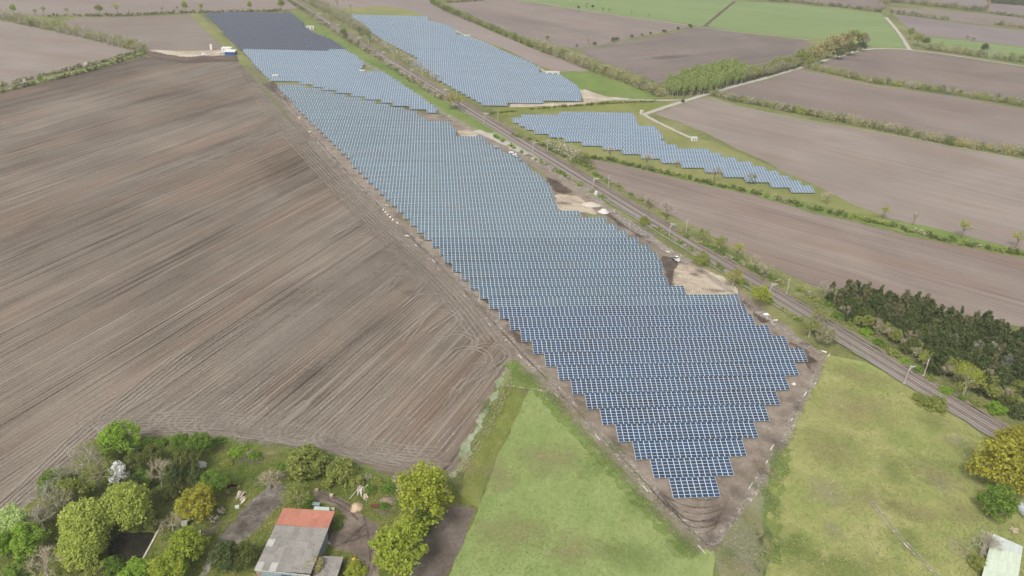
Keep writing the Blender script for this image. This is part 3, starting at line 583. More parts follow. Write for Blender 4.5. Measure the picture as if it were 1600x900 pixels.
TENS = ['', '', 'twent', 'thirt', 'fort', 'fift', 'sixt', 'sevent', 'eight', 'ninet']
def nth(k):
    if k < 20: return ONES[k]
    t, o = divmod(k, 10)
    return TENS[t] + ('ieth' if o == 0 else 'y-' + ONES[o])
def solar_row(u0, u1, v, mats, label, group, individual=0):
    nc = u1 - u0
    X, Y = from_uv(u0, v); r = empty('solar_panel_row', (X, Y, random.uniform(-.05, .05)), PSI + random.gauss(0, .0006)); r.rotation_euler.x = random.gauss(0, .006)
    tag(r, label, 'solar panels', group)
    link('support_frame', frame_mesh(nc), r)
    cc, co = np.meshgrid(np.arange(nc), np.arange(NC)); cc, co = cc.ravel(), co.ravel()
    n = min(individual, len(cc))
    for i in range(n):
        link('solar_panel', single_mesh(int(co[i]), mats), r, (cc[i] * MOD, 0, 0))
    if n < len(cc):
        o = link('panel_array', module_mesh('panel_array', cc[n:], co[n:], mats), r); o['kind'] = 'stuff'
    return r
def row_v(k): return k * PITCH_ROW if k <= 11 else 11 * PITCH_ROW + (k - 11) * 0.967 * PITCH_ROW
def uvp(px, z=0.8): return [to_uv(x, y, z) for x, y in px]
def cross(poly, v):
    """u-intervals of a polygon at row line v"""
    xs = []
    for (a, b), (c, d) in zip(poly, poly[1:] + poly[:1]):
        if (b <= v) != (d <= v): xs.append(a + (c - a) * (v - b) / (d - b))
    xs.sort(); return list(zip(xs[0::2], xs[1::2]))
RIGHT_C = [(1126,775.7),(1147,742),(1167.5,711.5),(1186,683),(1202.5,658),(1219,633.5),(1235.7,609),(1250,588),(1263.7,567),(1234,546),(1206,528),(1182,511),(1170,492),(1157,472),(1150,464.5),(1064,464),(1058,452),(1037,447),(1036,440),(1036,417),(1026,405),(1012,393),(992,381),(975,370),(960,360),(945,351),(907,343),(870,333),(866,320),(864,310),(860,298),(846,284),(828,268),(812,254),(795,246),(775,238),(764,230),(750,219),(735,218),(712,216),(709,204),(700,196),(668,193.5),(664,189)]
TOP_C = [(655,188),(649,180),(624,174),(603,168.5),(581,163.5),(558,158.5),(537,154),(515,149),(495,143.5),(470,139.5),(436,135.5),(428,134)]
ruv = uvp(RIGHT_C); tuv = uvp(TOP_C)
polyC = [(-0.01, -0.1)] + [(max(u, 8 + 4*min(v/PITCH_ROW, 8.3)) + 0.5 if v/PITCH_ROW <= 8.3 else u, v) for u, v in ruv] + tuv
vtop = tuv[-1][1]
polyC += [(-2 * vtop / PITCH_ROW, vtop + 0.01)]
count = 0; GC = 'rows of the long solar array'
for k in range(0, 60):
    v = row_v(k)
    for (a, b) in cross(polyC, v):
        if k <= 8: u0, u1 = -2 * k, 8 + 4 * k
        else:
            u0 = round(-2 * v / PITCH_ROW) if a < -2 * v / PITCH_ROW + 6 else round(a); u1 = round(b)
        if u1 - u0 < 2: continue
        count += 1
        nm = 'one' if k == 0 else nth(k + 1)
        lab = ('shortest row of dark blue solar panels at the front tip of the long array' if k == 0 else
               f'blue solar panel row, {nth(k + 1)} back from the front tip of the long array')
        solar_row(u0, u1, v, (M_cell if k < 13 else (M_cell_skylow if k < 21 else M_cell_skymid), M_frame), lab, GC, 300 if k <= 11 else 0)  # glass grows paler row by row: painted sky reflection, same panels
# blocks B (light) and A (dark) farther back in the same strip
B_px = [(540,82.5),(556,92),(570,102),(566,106),(562,113.5),(590,117),(602,118.5),(622,132),(653,152),(680,174),(681,178.6),(649,173),(624,168),(603,162.4),(581,157.4),(558,152.8),(537,148),(515,143),(495,138),(457,129.2),(438,128.6),(428,127)]
A_px = [(452,23),(470,36),(476,43),(470,44.5),(470,47.5),(478,48),(497,58),(514,64),(541,82)]
def left_u(v): return -2 * v / PITCH_ROW
uB = uvp(B_px); uA = uvp(A_px)
vA0 = to_uv(378, 82)[1]; vA1 = to_uv(323, 22.5)[1]
pB = uB + [(left_u(uB[-1][1]), uB[-1][1]), (left_u(vA0), vA0 - 0.01)]
pA = uA + [(left_u(vA0), vA0), (left_u(vA1), vA1)]
kB, kA = [], []
for k in range(45, 95):
    v = row_v(k)
    for (a, b) in cross(pB, v): kB.append((k, v, a, b))
    for (a, b) in cross(pA, v): kA.append((k, v, a, b))
k0 = min(q[0] for q in kB); done = {}
def seg_name(done, key):
    done[key] = done.get(key, 0) + 1; return ['', ', left stretch', ', right stretch', ', far right stretch', ', last stretch'][done[key]] if done[key] else ''
from collections import Counter
cB = Counter(q[0] for q in kB); cA = Counter(q[0] for q in kA)
for k, v, a, b in kB:
    u0 = round(left_u(v)) if a < left_u(v) + 5 else round(a); u1 = round(b)
    if u1 - u0 < 2: continue
    sfx = seg_name(done, ('B', k)) if cB[k] > 1 else ''
    solar_row(u0, u1, v, (M_cell_skyfar, M_frame), f'pale blue panel row, {nth(k - k0 + 1)} beyond the stepped gap{sfx}', 'pale rows beyond the stepped gap')
kA0 = min(q[0] for q in kA)
# the maintenance lane in block A: one row is broken by four openings
lane_v = to_uv(440, 70.8)[1]; lane_k = min((abs(q[1] - lane_v), q[0]) for q in kA)[1]
gaps_px = [(378,388,75.5), (391,403,72), (409,421,72), (431,459,71.5), (467,497,70), (505,520,69)]
for k, v, a, b in kA:
    u0 = round(left_u(v)) if a < left_u(v) + 6 else round(a); u1 = round(b)
    segs = [(u0, u1)]
    if k == lane_k:
        cuts = [(round(to_uv(g0, y)[0]), round(to_uv(g1, y)[0])) for g0, g1, y in gaps_px]
        segs = []; c = u0
        for g0, g1 in cuts:
            if g0 > c: segs.append((c, min(g0, u1)))
            c = max(c, g1)
        if c < u1: segs.append((c, u1))
    if k == lane_k:
        names = ['far left', 'second', 'third', 'fourth', 'fifth', 'right hand', 'far right']
    for i, (s0, s1) in enumerate(segs):
        if s1 - s0 < 2: continue
        if k == lane_k: lab = f'{names[i]} short stretch of dark solar panels between the openings of the broken row'
        else:
            sfx = seg_name(done, ('A', k)) if cA[k] > 1 else ''
            lab = f'dark slate panel row, {nth(k - kA0 + 1)} into the farthest block{sfx}'
        solar_row(s0, s1, v, (M_celld, M_framed), lab, 'dark rows of the farthest block')
# second array, right of the railway
P2 = [(668,30),(669,35),(690,40),(710,47),(714,58),(727,59),(755,69),(790,85),(815,95),(846,110),(842,112),(838,117),(872,119),(890,130),(905,141),(910,160),(849,159.6),(849,163),(794,163),(793,166),(754,166),(735,155),(720,147),(705,139),(690,130),(670,115),(646,102),(644,99.5),(660,96),(645,88),(627,79),(600,65),(575,49),(542,26.5)]
P2.append((600, 27.5))
u2 = uvp(P2); vmin = min(p[1] for p in u2); vmax = max(p[1] for p in u2)
v = to_uv(755, 164.5)[1]; j = 0
c2 = {}
while v < vmax:
    iv = [q for q in cross(u2, v) if q[1] - q[0] > 2]
    for i, (a, b) in enumerate(iv):
        sfx = '' if len(iv) == 1 else (', left stretch', ', right stretch', ', far right stretch')[i]
        solar_row(round(a), round(b), v, (M_cell_skyfar, M_frame), f'pale blue solar panel row, {nth(j + 1)} from the near edge of the array beyond the railway{sfx}', 'rows of the array beyond the railway')
    v += 0.92 * PITCH_ROW; j += 1
# third array: each row surveyed by its two lower corners
L3 = [(1239,301),(1205,293),(1164,285),(1132,277),(1100,269),(1067,262),(1034,254),(1004,247),(972,241),(941,234),(911,228),(881,222),(857,216),(834,209),(820,203),(810,197),(800,192)]
R3 = [(1274,301),(1255,292.5),(1237,285),(1219,277),(1198,269),(1177,262),(1152,254),(1128,247),(1108,240),(1058,234),(1042,228),(1034,222),(1034,216),(1030,209),(1026,203),(996,197),(994,192)]
# the last two rows behind the diagonal (top of the third array)
L3 += [(815,187.5),(876,182)]; R3 += [(992,187),(988,181.5)]
for j, (a, b) in enumerate(zip(L3, R3)):
    ua, va = to_uv(*a); ub, vb = to_uv(*b)
    vv = to_uv(1239, 301)[1] + j * 0.948 * PITCH_ROW
    solar_row(round(ua), round(ub), vv, (M_cell_skyfar, M_frame), f'pale blue solar panel row, {nth(j + 1)} from the near point of the small diagonal array', 'rows of the small diagonal array')
# ================================================================== RAILWAY
RAIL_PX = [(1800,822),(1690,755),(1553,672.5),(1487,628),(1380,564),(1258,491),(1160,430),(1095,390.5),(1055,369),(1001,335.5),(970,317),(925,288),(843,237),(797,209.5),(757,184.5),(720,163.5),(692,147),(653,123),(607,95),(560,65),(530,47),(500,28),(476,12),(452,-3),(430,-17)]
_P = np.array([gp(*p) for p in RAIL_PX])
_d = np.array([0.504, -0.864]); _o = np.array([148.7, 210.6]); _nrm = np.array([0.864, 0.504])
_al = (_P - _o) @ _d; _pe = (_P - _o) @ _nrm
_cf = np.polyfit(_al / 500, _pe, 4)
def rail_pt(s, off=0.0):
    """s metres back along the line from the near bend, off metres to the right"""
    a = -s; e = np.polyval(_cf, a / 500); de = (np.polyval(_cf, (a + 1) / 500) - e)
    t = _d + _nrm * de; t /= np.hypot(*t); n = np.array([-t[1], t[0]])
    p = _o + _d * a + _nrm * e + n * off
    return float(p[0]), float(p[1]), math.atan2(t[1], t[0])
S0, S1 = -150, 1150
ss = np.arange(S0, S1, 6.0)
cl = [rail_pt(s)[:2] for s in ss]
ribbon('railway_shoulder', [rail_pt(s, -4.6)[:2] for s in ss], 2.2, S_ball2, 0, amp=0.25, world=True, sm=1)
ribbon('railway_shoulder', [rail_pt(s, 4.7)[:2] for s in ss], 1.8, ground_mat('verge_brown', [(0, (0.12, 0.10, 0.075)), (1, (0.24, 0.2, 0.155))], seed=41), 0, amp=0.3, world=True, sm=1)
# ballast bed with sloping sides
V = []; 
prof = [(-4.4, 0.25), (-3.6, 0.62), (3.3, 0.62), (4.0, 0.25)]
for s in ss:
    for off, z in prof:
        x, y, _ = rail_pt(s, off + random.gauss(0, 0.06)); V.append((x, y, z))
F = [(4*i + k, 4*i + k + 1, 4*(i+1) + k + 1, 4*(i+1) + k) for i in range(len(ss) - 1) for k in range(3)]
o = link('railway_bed', quads_mesh('railway_bed', V, F, [S_ball])); o['kind'] = 'structure'
M_rail = plain('rail_steel', (0.20, 0.15, 0.125), 0.35, 0.5, 0.5, 0.1)
M_slm = ground_mat('sleeper_stained', [(0, (0.15, 0.122, 0.105)), (1, (0.24, 0.205, 0.18))], s1=0.3, s2=1.0, seed=42)
M_sle = plain('sleeper_concrete', (0.50, 0.46, 0.42), 0.85, 0.2)
sb = MB()
sb.box((0.0, -0.1, 0), (0.26, 2.0, 0.2), m=0); sb.box((0.0, 1.1, 0.012), (0.30, 0.40, 0.2), m=1); sb.box((0.0, -1.2, 0.004), (0.26, 0.2, 0.19), m=1)
ME_sl = sb.mesh('sleeper', [M_slm, M_sle])
def track(off, label):
    x, y, _ = rail_pt(0, off)
    r = empty('railway_track', (0, 0, 0)); tag(r, label, 'railway track', 'tracks of the double railway line')
    for g in (-0.75, 0.75):
        V = []; sr = np.arange(S0, S1, 4.0)
        for s in sr:
            px, py, a = rail_pt(s, off + g)
            nx, ny = -math.sin(a), math.cos(a)
            for dx, z in ((-0.045, 0.62), (-0.045, 0.84), (0.045, 0.84), (0.045, 0.62)): V.append((px + nx*dx, py + ny*dx, z))
        F = [(4*i + k, 4*i + (k+1) % 4, 4*(i+1) + (k+1) % 4, 4*(i+1) + k) for i in range(len(sr) - 1) for k in range(4)]
        link('rail', quads_mesh('rail', V, F, [M_rail]), r)
    base = np.array([v.co[:] for v in ME_sl.vertices]); fc = np.array([list(p.vertices) for p in ME_sl.polygons]); mi = np.array([p.material_index for p in ME_sl.polygons])
    sv = np.arange(-34, S1, 0.6); VV = []; FF = []; MM = []
    for i, s in enumerate(sv):
        px, py, a = rail_pt(s, off); a2 = a + math.pi * 0
        if i < 300:
            link('sleeper', ME_sl, r, (px, py, 0.62), (0, 0, a2))
        else:
            c, q = math.cos(a2), math.sin(a2); b = base.copy()
            b[:, 0], b[:, 1] = px + base[:, 0]*c - base[:, 1]*q, py + base[:, 0]*q + base[:, 1]*c; b[:, 2] += 0.62
            FF.append(fc + len(base) * len(VV)); VV.append(b); MM.append(mi)
    o = link('far_sleepers', quads_mesh('far_sleepers', np.concatenate(VV), np.concatenate(FF), [M_slm, M_sle], np.concatenate(MM)), r); o['kind'] = 'stuff'
track(1.75, 'right hand railway track, rusty rails on pale sleepers, nearer the conifer plantation')
track(-2.15, 'left hand railway track, rusty rails on pale sleepers, nearer the solar panels')
ribbon('cable_trough', [rail_pt(s, -6.6)[:2] for s in np.arange(60, 420, 6.0)], 0.5, S_road, 0, amp=0.06, world=True, sm=1)
# catenary masts
M_mast = plain('mast_concrete', (0.42, 0.38, 0.32), 0.8, 0.2)
M_white = plain('white_paint', (0.66, 0.65, 0.61), 0.5, 0.4, 0, 0.04)
def make_mast():
    r = empty('catenary_mast')
    m = MB(); m.tube((0, 0, 0), (0, 0, 7.8), 0.19, 0.12, 8); m.box((0, 0, 0.2), (0.7, 0.7, 0.4)); m.build('pole', M_mast, r)
    a = MB(); a.tube((0, 0, 7.0), (0, 2.9, 6.1), 0.05, 0.05, 5); a.tube((0, 0, 5.5), (0, 2.7, 6.0), 0.05, 0.05, 5); a.tube((0, 1.2, 5.75), (0, 3.4, 5.45), 0.04, 0.04, 5)
    a.build('cantilever', M_steel, r)
    a = MB()
    for q in ((0.25, 6.93, 0.75, 6.76), (0.25, 5.56, 0.75, 5.66)): a.tube((0, q[0], q[1]), (0, q[2], q[3]), 0.09, 0.09, 6)
    a.build('insulator', M_white, r)
    return r
def make_mast2():
    r = make_mast()
    a = MB(); a.tube((0, 0.2, 7.2), (0, 3.6, 6.2), 0.11, 0.11, 6); a.tube((0, 0.2, 6.2), (0, 2.6, 6.4), 0.09, 0.09, 6); a.build('cantilever_tube', M_white, r)
    return r
mr_, ml_ = make_mast(), make_mast2()
# stations along the line: the two nearest were surveyed
def s_of(px):
    P = np.array(gp(*px)); return -float((P - _o) @ _d)
sA = s_of((1444, 588))
for k in range(12):
    s = sA + 63.6 * k
    for proto, off, side in ((mr_, 4.9, 1), (ml_, -5.3, -1)):
        o = proto if k == 0 else copy_tree(proto)
        x, y, a = rail_pt(s, off); o.location = (x, y, 0.2); o.rotation_euler = (0, 0, a + (math.pi if side > 0 else 0))
        if k < 6:
            tag(o, f'{"slender concrete" if side > 0 else "pale armed concrete"} catenary mast, {nth(k+1)} from the conifer plantation, on the {"right" if side > 0 else "left"} of the railway', 'mast', 'catenary masts beside the railway')
        else:
            tag(o, f'far small catenary mast, {nth(k+1)} along the {"right" if side > 0 else "left"} side of the railway', 'mast', 'catenary masts beside the railway')
# ================================================================== VEGETATION
def leaves(cent, rad, n, size, rng, up=0.25, aspect=1.5, droop=0.0, outward=None):
    """n leaf quads scattered round each centre"""
    k = len(cent); C = np.repeat(cent, n, 0); N = len(C)
    d = rng.normal(size=(N, 3)); d /= np.linalg.norm(d, axis=1)[:, None]
    P = C + d * (np.repeat(rad, n)[:, None] * (rng.random((N, 1)) ** 0.4))
    nor = d + rng.normal(size=(N, 3)) * 0.7 + np.array([0, 0, up * 3]); nor /= np.linalg.norm(nor, axis=1)[:, None]
    t = np.cross(nor, rng.normal(size=(N, 3))); 
    if droop: t = t * (1 - droop) + np.array([0, 0, -1.0]) * droop
    t /= np.linalg.norm(t, axis=1)[:, None]; b = np.cross(nor, t); b /= np.linalg.norm(b, axis=1)[:, None] + 1e-9
    s = size * rng.uniform(0.6, 1.4, (N, 1)); t = t * s * aspect * 0.5; b = b * s * 0.5
    V = np.stack([P - t - b * .3, P + b, P + t + b * .3, P - b], 1).reshape(-1, 3)
    return V
def crown_round(seed, nclump, nleaf, size, crad=0.30, flat=-0.55, lump=0.25, fill=0.35, **kw):
    rng = np.random.default_rng(seed)
    d = rng.normal(size=(nclump * 3, 3)); d /= np.linalg.norm(d, axis=1)[:, None]; d = d[d[:, 2] > flat][:nclump]
    r = np.where(rng.random(len(d)) < fill, rng.uniform(0.2, 0.65, len(d)), rng.uniform(0.68, 0.86, len(d)))
    ph = rng.uniform(0, 6.28, 3)
    r = r * (1 + lump * (np.sin(3 * d[:, 0] + ph[0]) * np.cos(2.6 * d[:, 1] + ph[1]) + 0.5 * np.sin(5 * d[:, 2] + ph[2])))
    c = d * r[:, None]
    return leaves(c, crad * rng.uniform(0.55, 1.2, len(c)), nleaf, size, rng, **kw)
def crown_column(seed, nclump, nleaf, size, crad=0.22, tip=0.25, **kw):
    rng = np.random.default_rng(seed); z = rng.uniform(-1, 1, nclump); a = rng.uniform(0, 6.28, nclump)
    w_ = np.sqrt(np.clip(1 - np.abs(z) ** 2.4, 0, 1)) * (1 - tip * np.clip(z, 0, 1))
    r = w_ * np.sqrt(rng.uniform(0.25, 1, nclump)) * 0.8
    c = np.stack([np.cos(a) * r, np.sin(a) * r, z * 0.86], 1)
    return leaves(c, crad * rng.uniform(0.6, 1.2, nclump), nleaf, size, rng, **kw)
def crown_mop(seed, nclump, nleaf, size, crad=0.28):
    """weeping billows: bunches of hanging strips"""
    rng = np.random.default_rng(seed)
    d = rng.normal(size=(nclump * 3, 3)); d /= np.linalg.norm(d, axis=1)[:, None]; d = d[d[:, 2] > -0.25][:nclump]
    c = d * rng.uniform(0.55, 0.85, (len(d), 1)) * np.array([1, 1, 0.9])
    k = np.repeat(c, 3, 0); k[1::3, 2] -= 0.18; k[2::3, 2] -= 0.38; k[1::3, :2] *= 1.06; k[2::3, :2] *= 1.1
    return leaves(k, crad * rng.uniform(0.5, 1.0, len(k)), nleaf, size, rng, droop=0.45, aspect=2.0, up=0.5)
def crown_cone(seed, lev, nbr, size):
    """conifer: whorls of drooping sprays; unit height 0..1, unit base radius"""
    rng = np.random.default_rng(seed); V = []
    for i in range(lev):
        z = 0.06 + 0.94 * i / lev; R = (1 - z) ** 0.6 * rng.uniform(0.75, 1.1)
        m = max(4, int(nbr * (0.35 + 0.65 * (1 - z))))
        for k in range(m):
            a = 2 * math.pi * (k + rng.random()) / m; L = R * rng.uniform(0.6, 1.15) + 0.05
            ca, sa = math.cos(a), math.sin(a)
            for q in range(3):
                t0, t1 = q / 3.0, (q + 1) / 3.0 + 0.08
                w0 = size * (1.1 - 0.5 * t0) * rng.uniform(0.7, 1.3); dz = 0.05 + 0.02 * rng.random()
                z0, z1 = z - dz * t0 + 0.02 * q, z - dz * t1
                j = rng.normal(0, 0.03, 3)
                p0 = np.array([ca * L * t0, sa * L * t0, z0]) + j * 0.4; p1 = np.array([ca * L * t1, sa * L * t1, z1]) + j
                n = np.array([-sa, ca, 0.0]) * w0
                V += [p0 - n, p1 - n * 0.55, p1 + n * 0.55, p0 + n]
    V.append([0.02, 0, 0.9]); V.append([0, 0.02, 1.06]); V.append([-0.02, 0, 0.9]); V.append([0, -0.02, 0.9])
    return np.array(V)
def crown_fir(seed, nclump, nleaf, size):
    rng = np.random.default_rng(seed); z = 1 - np.sqrt(rng.random(nclump)); z = 0.04 + z * 0.93; a = rng.uniform(0, 6.28, nclump)
    lop = 1 + 0.25 * np.sin(a * 2 + rng.uniform(0, 6)) + 0.2 * np.sin(z * 9 + rng.uniform(0, 6))
    r = (1 - z) ** 0.75 * lop * np.where(rng.random(nclump) < .25, .45, .82)
    c = np.stack([np.cos(a) * r, np.sin(a) * r, z * 3], 1)
    V = leaves(c, (0.16 + 0.2 * (1 - z)) * rng.uniform(.7, 1.3, nclump), nleaf, size, rng, droop=0.25, aspect=2.2, up=0.1)
    V[:, 2] /= 3; V[:, 2] = np.clip(V[:, 2], 0.01, 1.08); return V
def q_mesh(name, V, mat):
    return quads_mesh(name, V, np.arange(len(V)).reshape(-1, 4), [mat])
def branch_verts(seed, depth=4, spread=0.75, first=4, up=0.3, r0=0.055, wob_=0.18, zr=1.0):
    """tapered limbs from a trunk (unit crown radius, trunk base at z=-1.6): returns MB and tip list"""
    rng = random.Random(seed); mb = MB(); tips = []
    def grow(p, d, L, r, lv):
        q = p + d * L; n = 6 if lv == 0 else (4 if lv < 3 else 3)
        mb.tube(p, q, r, r * 0.68, n, cap=False)
        if lv >= depth: tips.append((q, d)); return
        if lv >= 2: tips.append((q, d))
        m = first if lv == 0 else rng.choice((2, 3))
        for k in range(m):
            az = 2 * math.pi * (k + rng.random() * 0.7) / m
            o = d.orthogonal().normalized(); o2 = d.cross(o)
            nd = (d * (0.75 if lv else 0.8) + (o * math.cos(az) + o2 * math.sin(az)) * spread * rng.uniform(0.7, 1.2) + Vector((0, 0, up * 0.5)))
            nd.normalize(); grow(q, nd, L * rng.uniform(0.6, 0.85) if lv else rng.uniform(0.42, 0.58) * zr, r * 0.6, lv + 1)
    grow(Vector((0, 0, -1.6)), Vector((rng.uniform(-.06, .06), rng.uniform(-.06, .06), 1)).normalized(), 1.0, r0 * 1.5, 0)
    return mb, tips
def twig_verts(tips, n, L, wd, seed, up=0.25):
    rng = np.random.default_rng(seed); V = []
    for q, d in tips:
        for k in range(n):
            v = np.array(d) * 0.7 + rng.normal(size=3) * 0.6 + np.array([0, 0, up]); v /= np.linalg.norm(v)
            p = np.array(q) + rng.normal(size=3) * 0.05; l = L * rng.uniform(0.5, 1.2)
            s = np.cross(v, rng.normal(size=3)); s /= np.linalg.norm(s); s *= wd
            V += [p - s, p + s, p + v * l + s * 0.3, p + v * l - s * 0.3]
    return np.array(V)

M_bark  = plain('bark_grey', (0.17, 0.145, 0.115), 0.95, 0.1, 0, 0.2)
M_barkp = plain('bark_pale', (0.36, 0.32, 0.26), 0.95, 0.1, 0, 0.2)
M_birch = plain('bark_birch', (0.5, 0.48, 0.42), 0.9, 0.1, 0, 0.2)
LF = {
 'spring': leaf('leaf_spring', (0.10, 0.17, 0.018), (0.155, 0.235, 0.03), (0.215, 0.29, 0.05)),
 'green':  leaf('leaf_green', (0.065, 0.115, 0.016), (0.105, 0.165, 0.026), (0.155, 0.215, 0.042)),
 'lime':   leaf('leaf_lime', (0.125, 0.165, 0.018), (0.185, 0.225, 0.03), (0.245, 0.27, 0.05)),
 'yellow': leaf('leaf_yellow', (0.15, 0.172, 0.02), (0.212, 0.235, 0.03), (0.27, 0.285, 0.055)),
 'orange': leaf('leaf_orange', (0.16, 0.155, 0.022), (0.225, 0.215, 0.03), (0.27, 0.26, 0.05)),
 'willow': leaf('leaf_willow', (0.165, 0.20, 0.035), (0.24, 0.275, 0.06), (0.31, 0.34, 0.10)),
 'olive':  leaf('leaf_olive', (0.115, 0.135, 0.03), (0.175, 0.195, 0.05), (0.24, 0.25, 0.085)),
 'olived': leaf('leaf_olive_dark', (0.055, 0.072, 0.017), (0.09, 0.108, 0.028), (0.135, 0.15, 0.048)),
 'dark':   leaf('leaf_dark', (0.022, 0.034, 0.010), (0.042, 0.058, 0.017), (0.068, 0.088, 0.028), 0.2),
 'conif':  leaf('needle_dark', (0.021, 0.034, 0.010), (0.042, 0.058, 0.017), (0.080, 0.090, 0.030), 0.25),
 'conifb': leaf('needle_brown', (0.042, 0.044, 0.018), (0.072, 0.070, 0.03), (0.11, 0.10, 0.05), 0.12),
 'conifg': leaf('needle_grey', (0.06, 0.066, 0.042), (0.09, 0.096, 0.062), (0.125, 0.128, 0.085), 0.12),
 'twig':   leaf('twig_tan', (0.15, 0.125, 0.085), (0.215, 0.18, 0.125), (0.28, 0.24, 0.175), 0.0),
 'twigg':  leaf('twig_grey', (0.13, 0.115, 0.09), (0.185, 0.165, 0.13), (0.24, 0.22, 0.175), 0.0),
 'scrub':  leaf('scrub_buds', (0.10, 0.10, 0.055), (0.16, 0.155, 0.09), (0.23, 0.215, 0.13), 0.2),
 'tan':    leaf('leaf_tan', (0.17, 0.155, 0.065), (0.24, 0.22, 0.095), (0.30, 0.275, 0.14)),
 'birchl': leaf('leaf_birch', (0.14, 0.18, 0.05), (0.20, 0.24, 0.075), (0.26, 0.295, 0.115)),
 'blossom':leaf('blossom', (0.36, 0.36, 0.28), (0.5, 0.5, 0.42), (0.62, 0.62, 0.55), 0.2),
 'pale':   leaf('leaf_pale', (0.19, 0.25, 0.075), (0.26, 0.325, 0.12), (0.34, 0.39, 0.19)),
}
_mc = {}
def crown_mesh(kind, variant, lod):
    key = (kind, variant, lod)
    if key in _mc: return _mc[key]
    s = (variant * 7919 + {'hi': 1, 'mid': 2, 'lo': 3}[lod] * 104729 + sum(ord(ch) * (i + 3) for i, ch in enumerate(kind)) * 31) % 99991
    shape, mat = KINDS[kind]
    f = {'hi': 1.0, 'mid': 0.33, 'lo': 0.09}[lod]; ls = {'hi': 1.0, 'mid': 1.6, 'lo': 2.7}[lod]
    def N(n): return max(3, int(n * f))
    if shape == 'round': V = crown_round(s, 95 if lod != 'lo' else 40, N(50) if lod != 'lo' else 10, 0.07 * ls, 0.25, lump=0.2)
    elif shape == 'ball': V = crown_round(s, 130 if lod != 'lo' else 40, N(46) if lod != 'lo' else 10, 0.066 * ls, 0.21, lump=0.12, fill=0.25)
    elif shape == 'loose': V = crown_round(s, 80 if lod != 'lo' else 36, N(46) if lod != 'lo' else 9, 0.06 * ls, 0.23, lump=0.2, fill=0.45)
    elif shape == 'bush': V = crown_round(s, 95 if lod != 'lo' else 30, N(46) if lod != 'lo' else 10, 0.075 * ls, 0.24, flat=-0.25, lump=0.22)
    elif shape == 'mop': V = crown_mop(s, 150, N(40), 0.055 * ls)
    elif shape == 'column': V = crown_column(s, 120 if lod != 'lo' else 34, N(34) if lod != 'lo' else 9, 0.085 * ls)
    elif shape == 'cone': V = crown_fir(s, 80 if lod == 'hi' else 60, 26 if lod == 'hi' else 12, 0.13 if lod == 'hi' else 0.2)
    elif shape == 'bare':
        mb, tips = branch_verts(s, 4 if lod == 'hi' else 3)
        V = twig_verts(tips, 9 if lod == 'hi' else 10, 0.36, 0.007 if lod == 'hi' else 0.012, s)
        d = np.array(V).reshape(-1, 4, 3)
    elif shape == 'bareleaf':
        mb, tips = branch_verts(s, 4 if lod == 'hi' else 3)
        V = twig_verts(tips, 6, 0.34, 0.007, s)
        c = np.array([np.array(t[0]) for t in tips]); V2 = leaves(c, np.full(len(c), 0.22), 9 if lod == 'hi' else 6, 0.07 * ls, np.random.default_rng(s))
        V = np.concatenate([V, V2])
    _mc[key] = q_mesh('crown', V, LF[mat]); return _mc[key]
KINDS = {'spring_round': ('round', 'spring'), 'green_round': ('round', 'green'), 'green_ball': ('ball', 'green'), 'lime_ball': ('ball', 'lime'),
 'lime_round': ('round', 'lime'), 'yellow_round': ('loose', 'yellow'), 'orange_round': ('round', 'orange'), 'orange_loose': ('bareleaf', 'orange'), 'willow': ('mop', 'willow'),
 'olive_round': ('round', 'olive'), 'olive_bush': ('bush', 'olive'), 'olive_dark': ('round', 'olived'), 'dark_round': ('round', 'dark'), 'conifer': ('cone', 'conif'),
 'conifer_brown': ('cone', 'conifb'), 'conifer_grey': ('cone', 'conifg'), 'bare_tan': ('bare', 'twig'), 'bare_grey': ('bare', 'twigg'), 'scrub_bush': ('bush', 'scrub'), 'scrub_round': ('loose', 'scrub'),
 'green_bush': ('bush', 'green'), 'spring_bush': ('bush', 'spring'), 'dark_bush': ('bush', 'olived'), 'tan_round': ('round', 'tan'), 'tan_column': ('column', 'tan'), 'birch': ('column', 'birchl'),
 'blossom': ('loose', 'blossom'), 'pale_round': ('round', 'pale'), 'yellow_loose': ('bareleaf', 'yellow'), 'olive_loose': ('bareleaf', 'olive'), 'lime_bush': ('bush', 'lime'), 'grey_bush': ('bush', 'scrub'), 'yellow_bush': ('bush', 'yellow')}
_tc = {}
def trunk_mesh(variant, pale):
    key = (variant % 4, pale)
    if key not in _tc:
        mb, _ = branch_verts(300 + variant % 4, 3, r0=0.05)
        _tc[key] = mb.mesh('trunk', {0: M_bark, 1: M_barkp, 2: M_birch}[pale])
    return _tc[key]
def bare_trunk(kind, variant, lod):
    key = ('b', kind, variant, lod)
    if key not in _tc:
        s = (variant * 7919 + {'hi': 1, 'mid': 2, 'lo': 3}[lod] * 104729 + sum(ord(ch) * (i + 3) for i, ch in enumerate(kind)) * 31) % 99991
        mb, _ = branch_verts(s, 4 if lod == 'hi' else 3)
        _tc[key] = mb.mesh('trunk', M_barkp if lod == 'hi' else M_bark)
    return _tc[key]
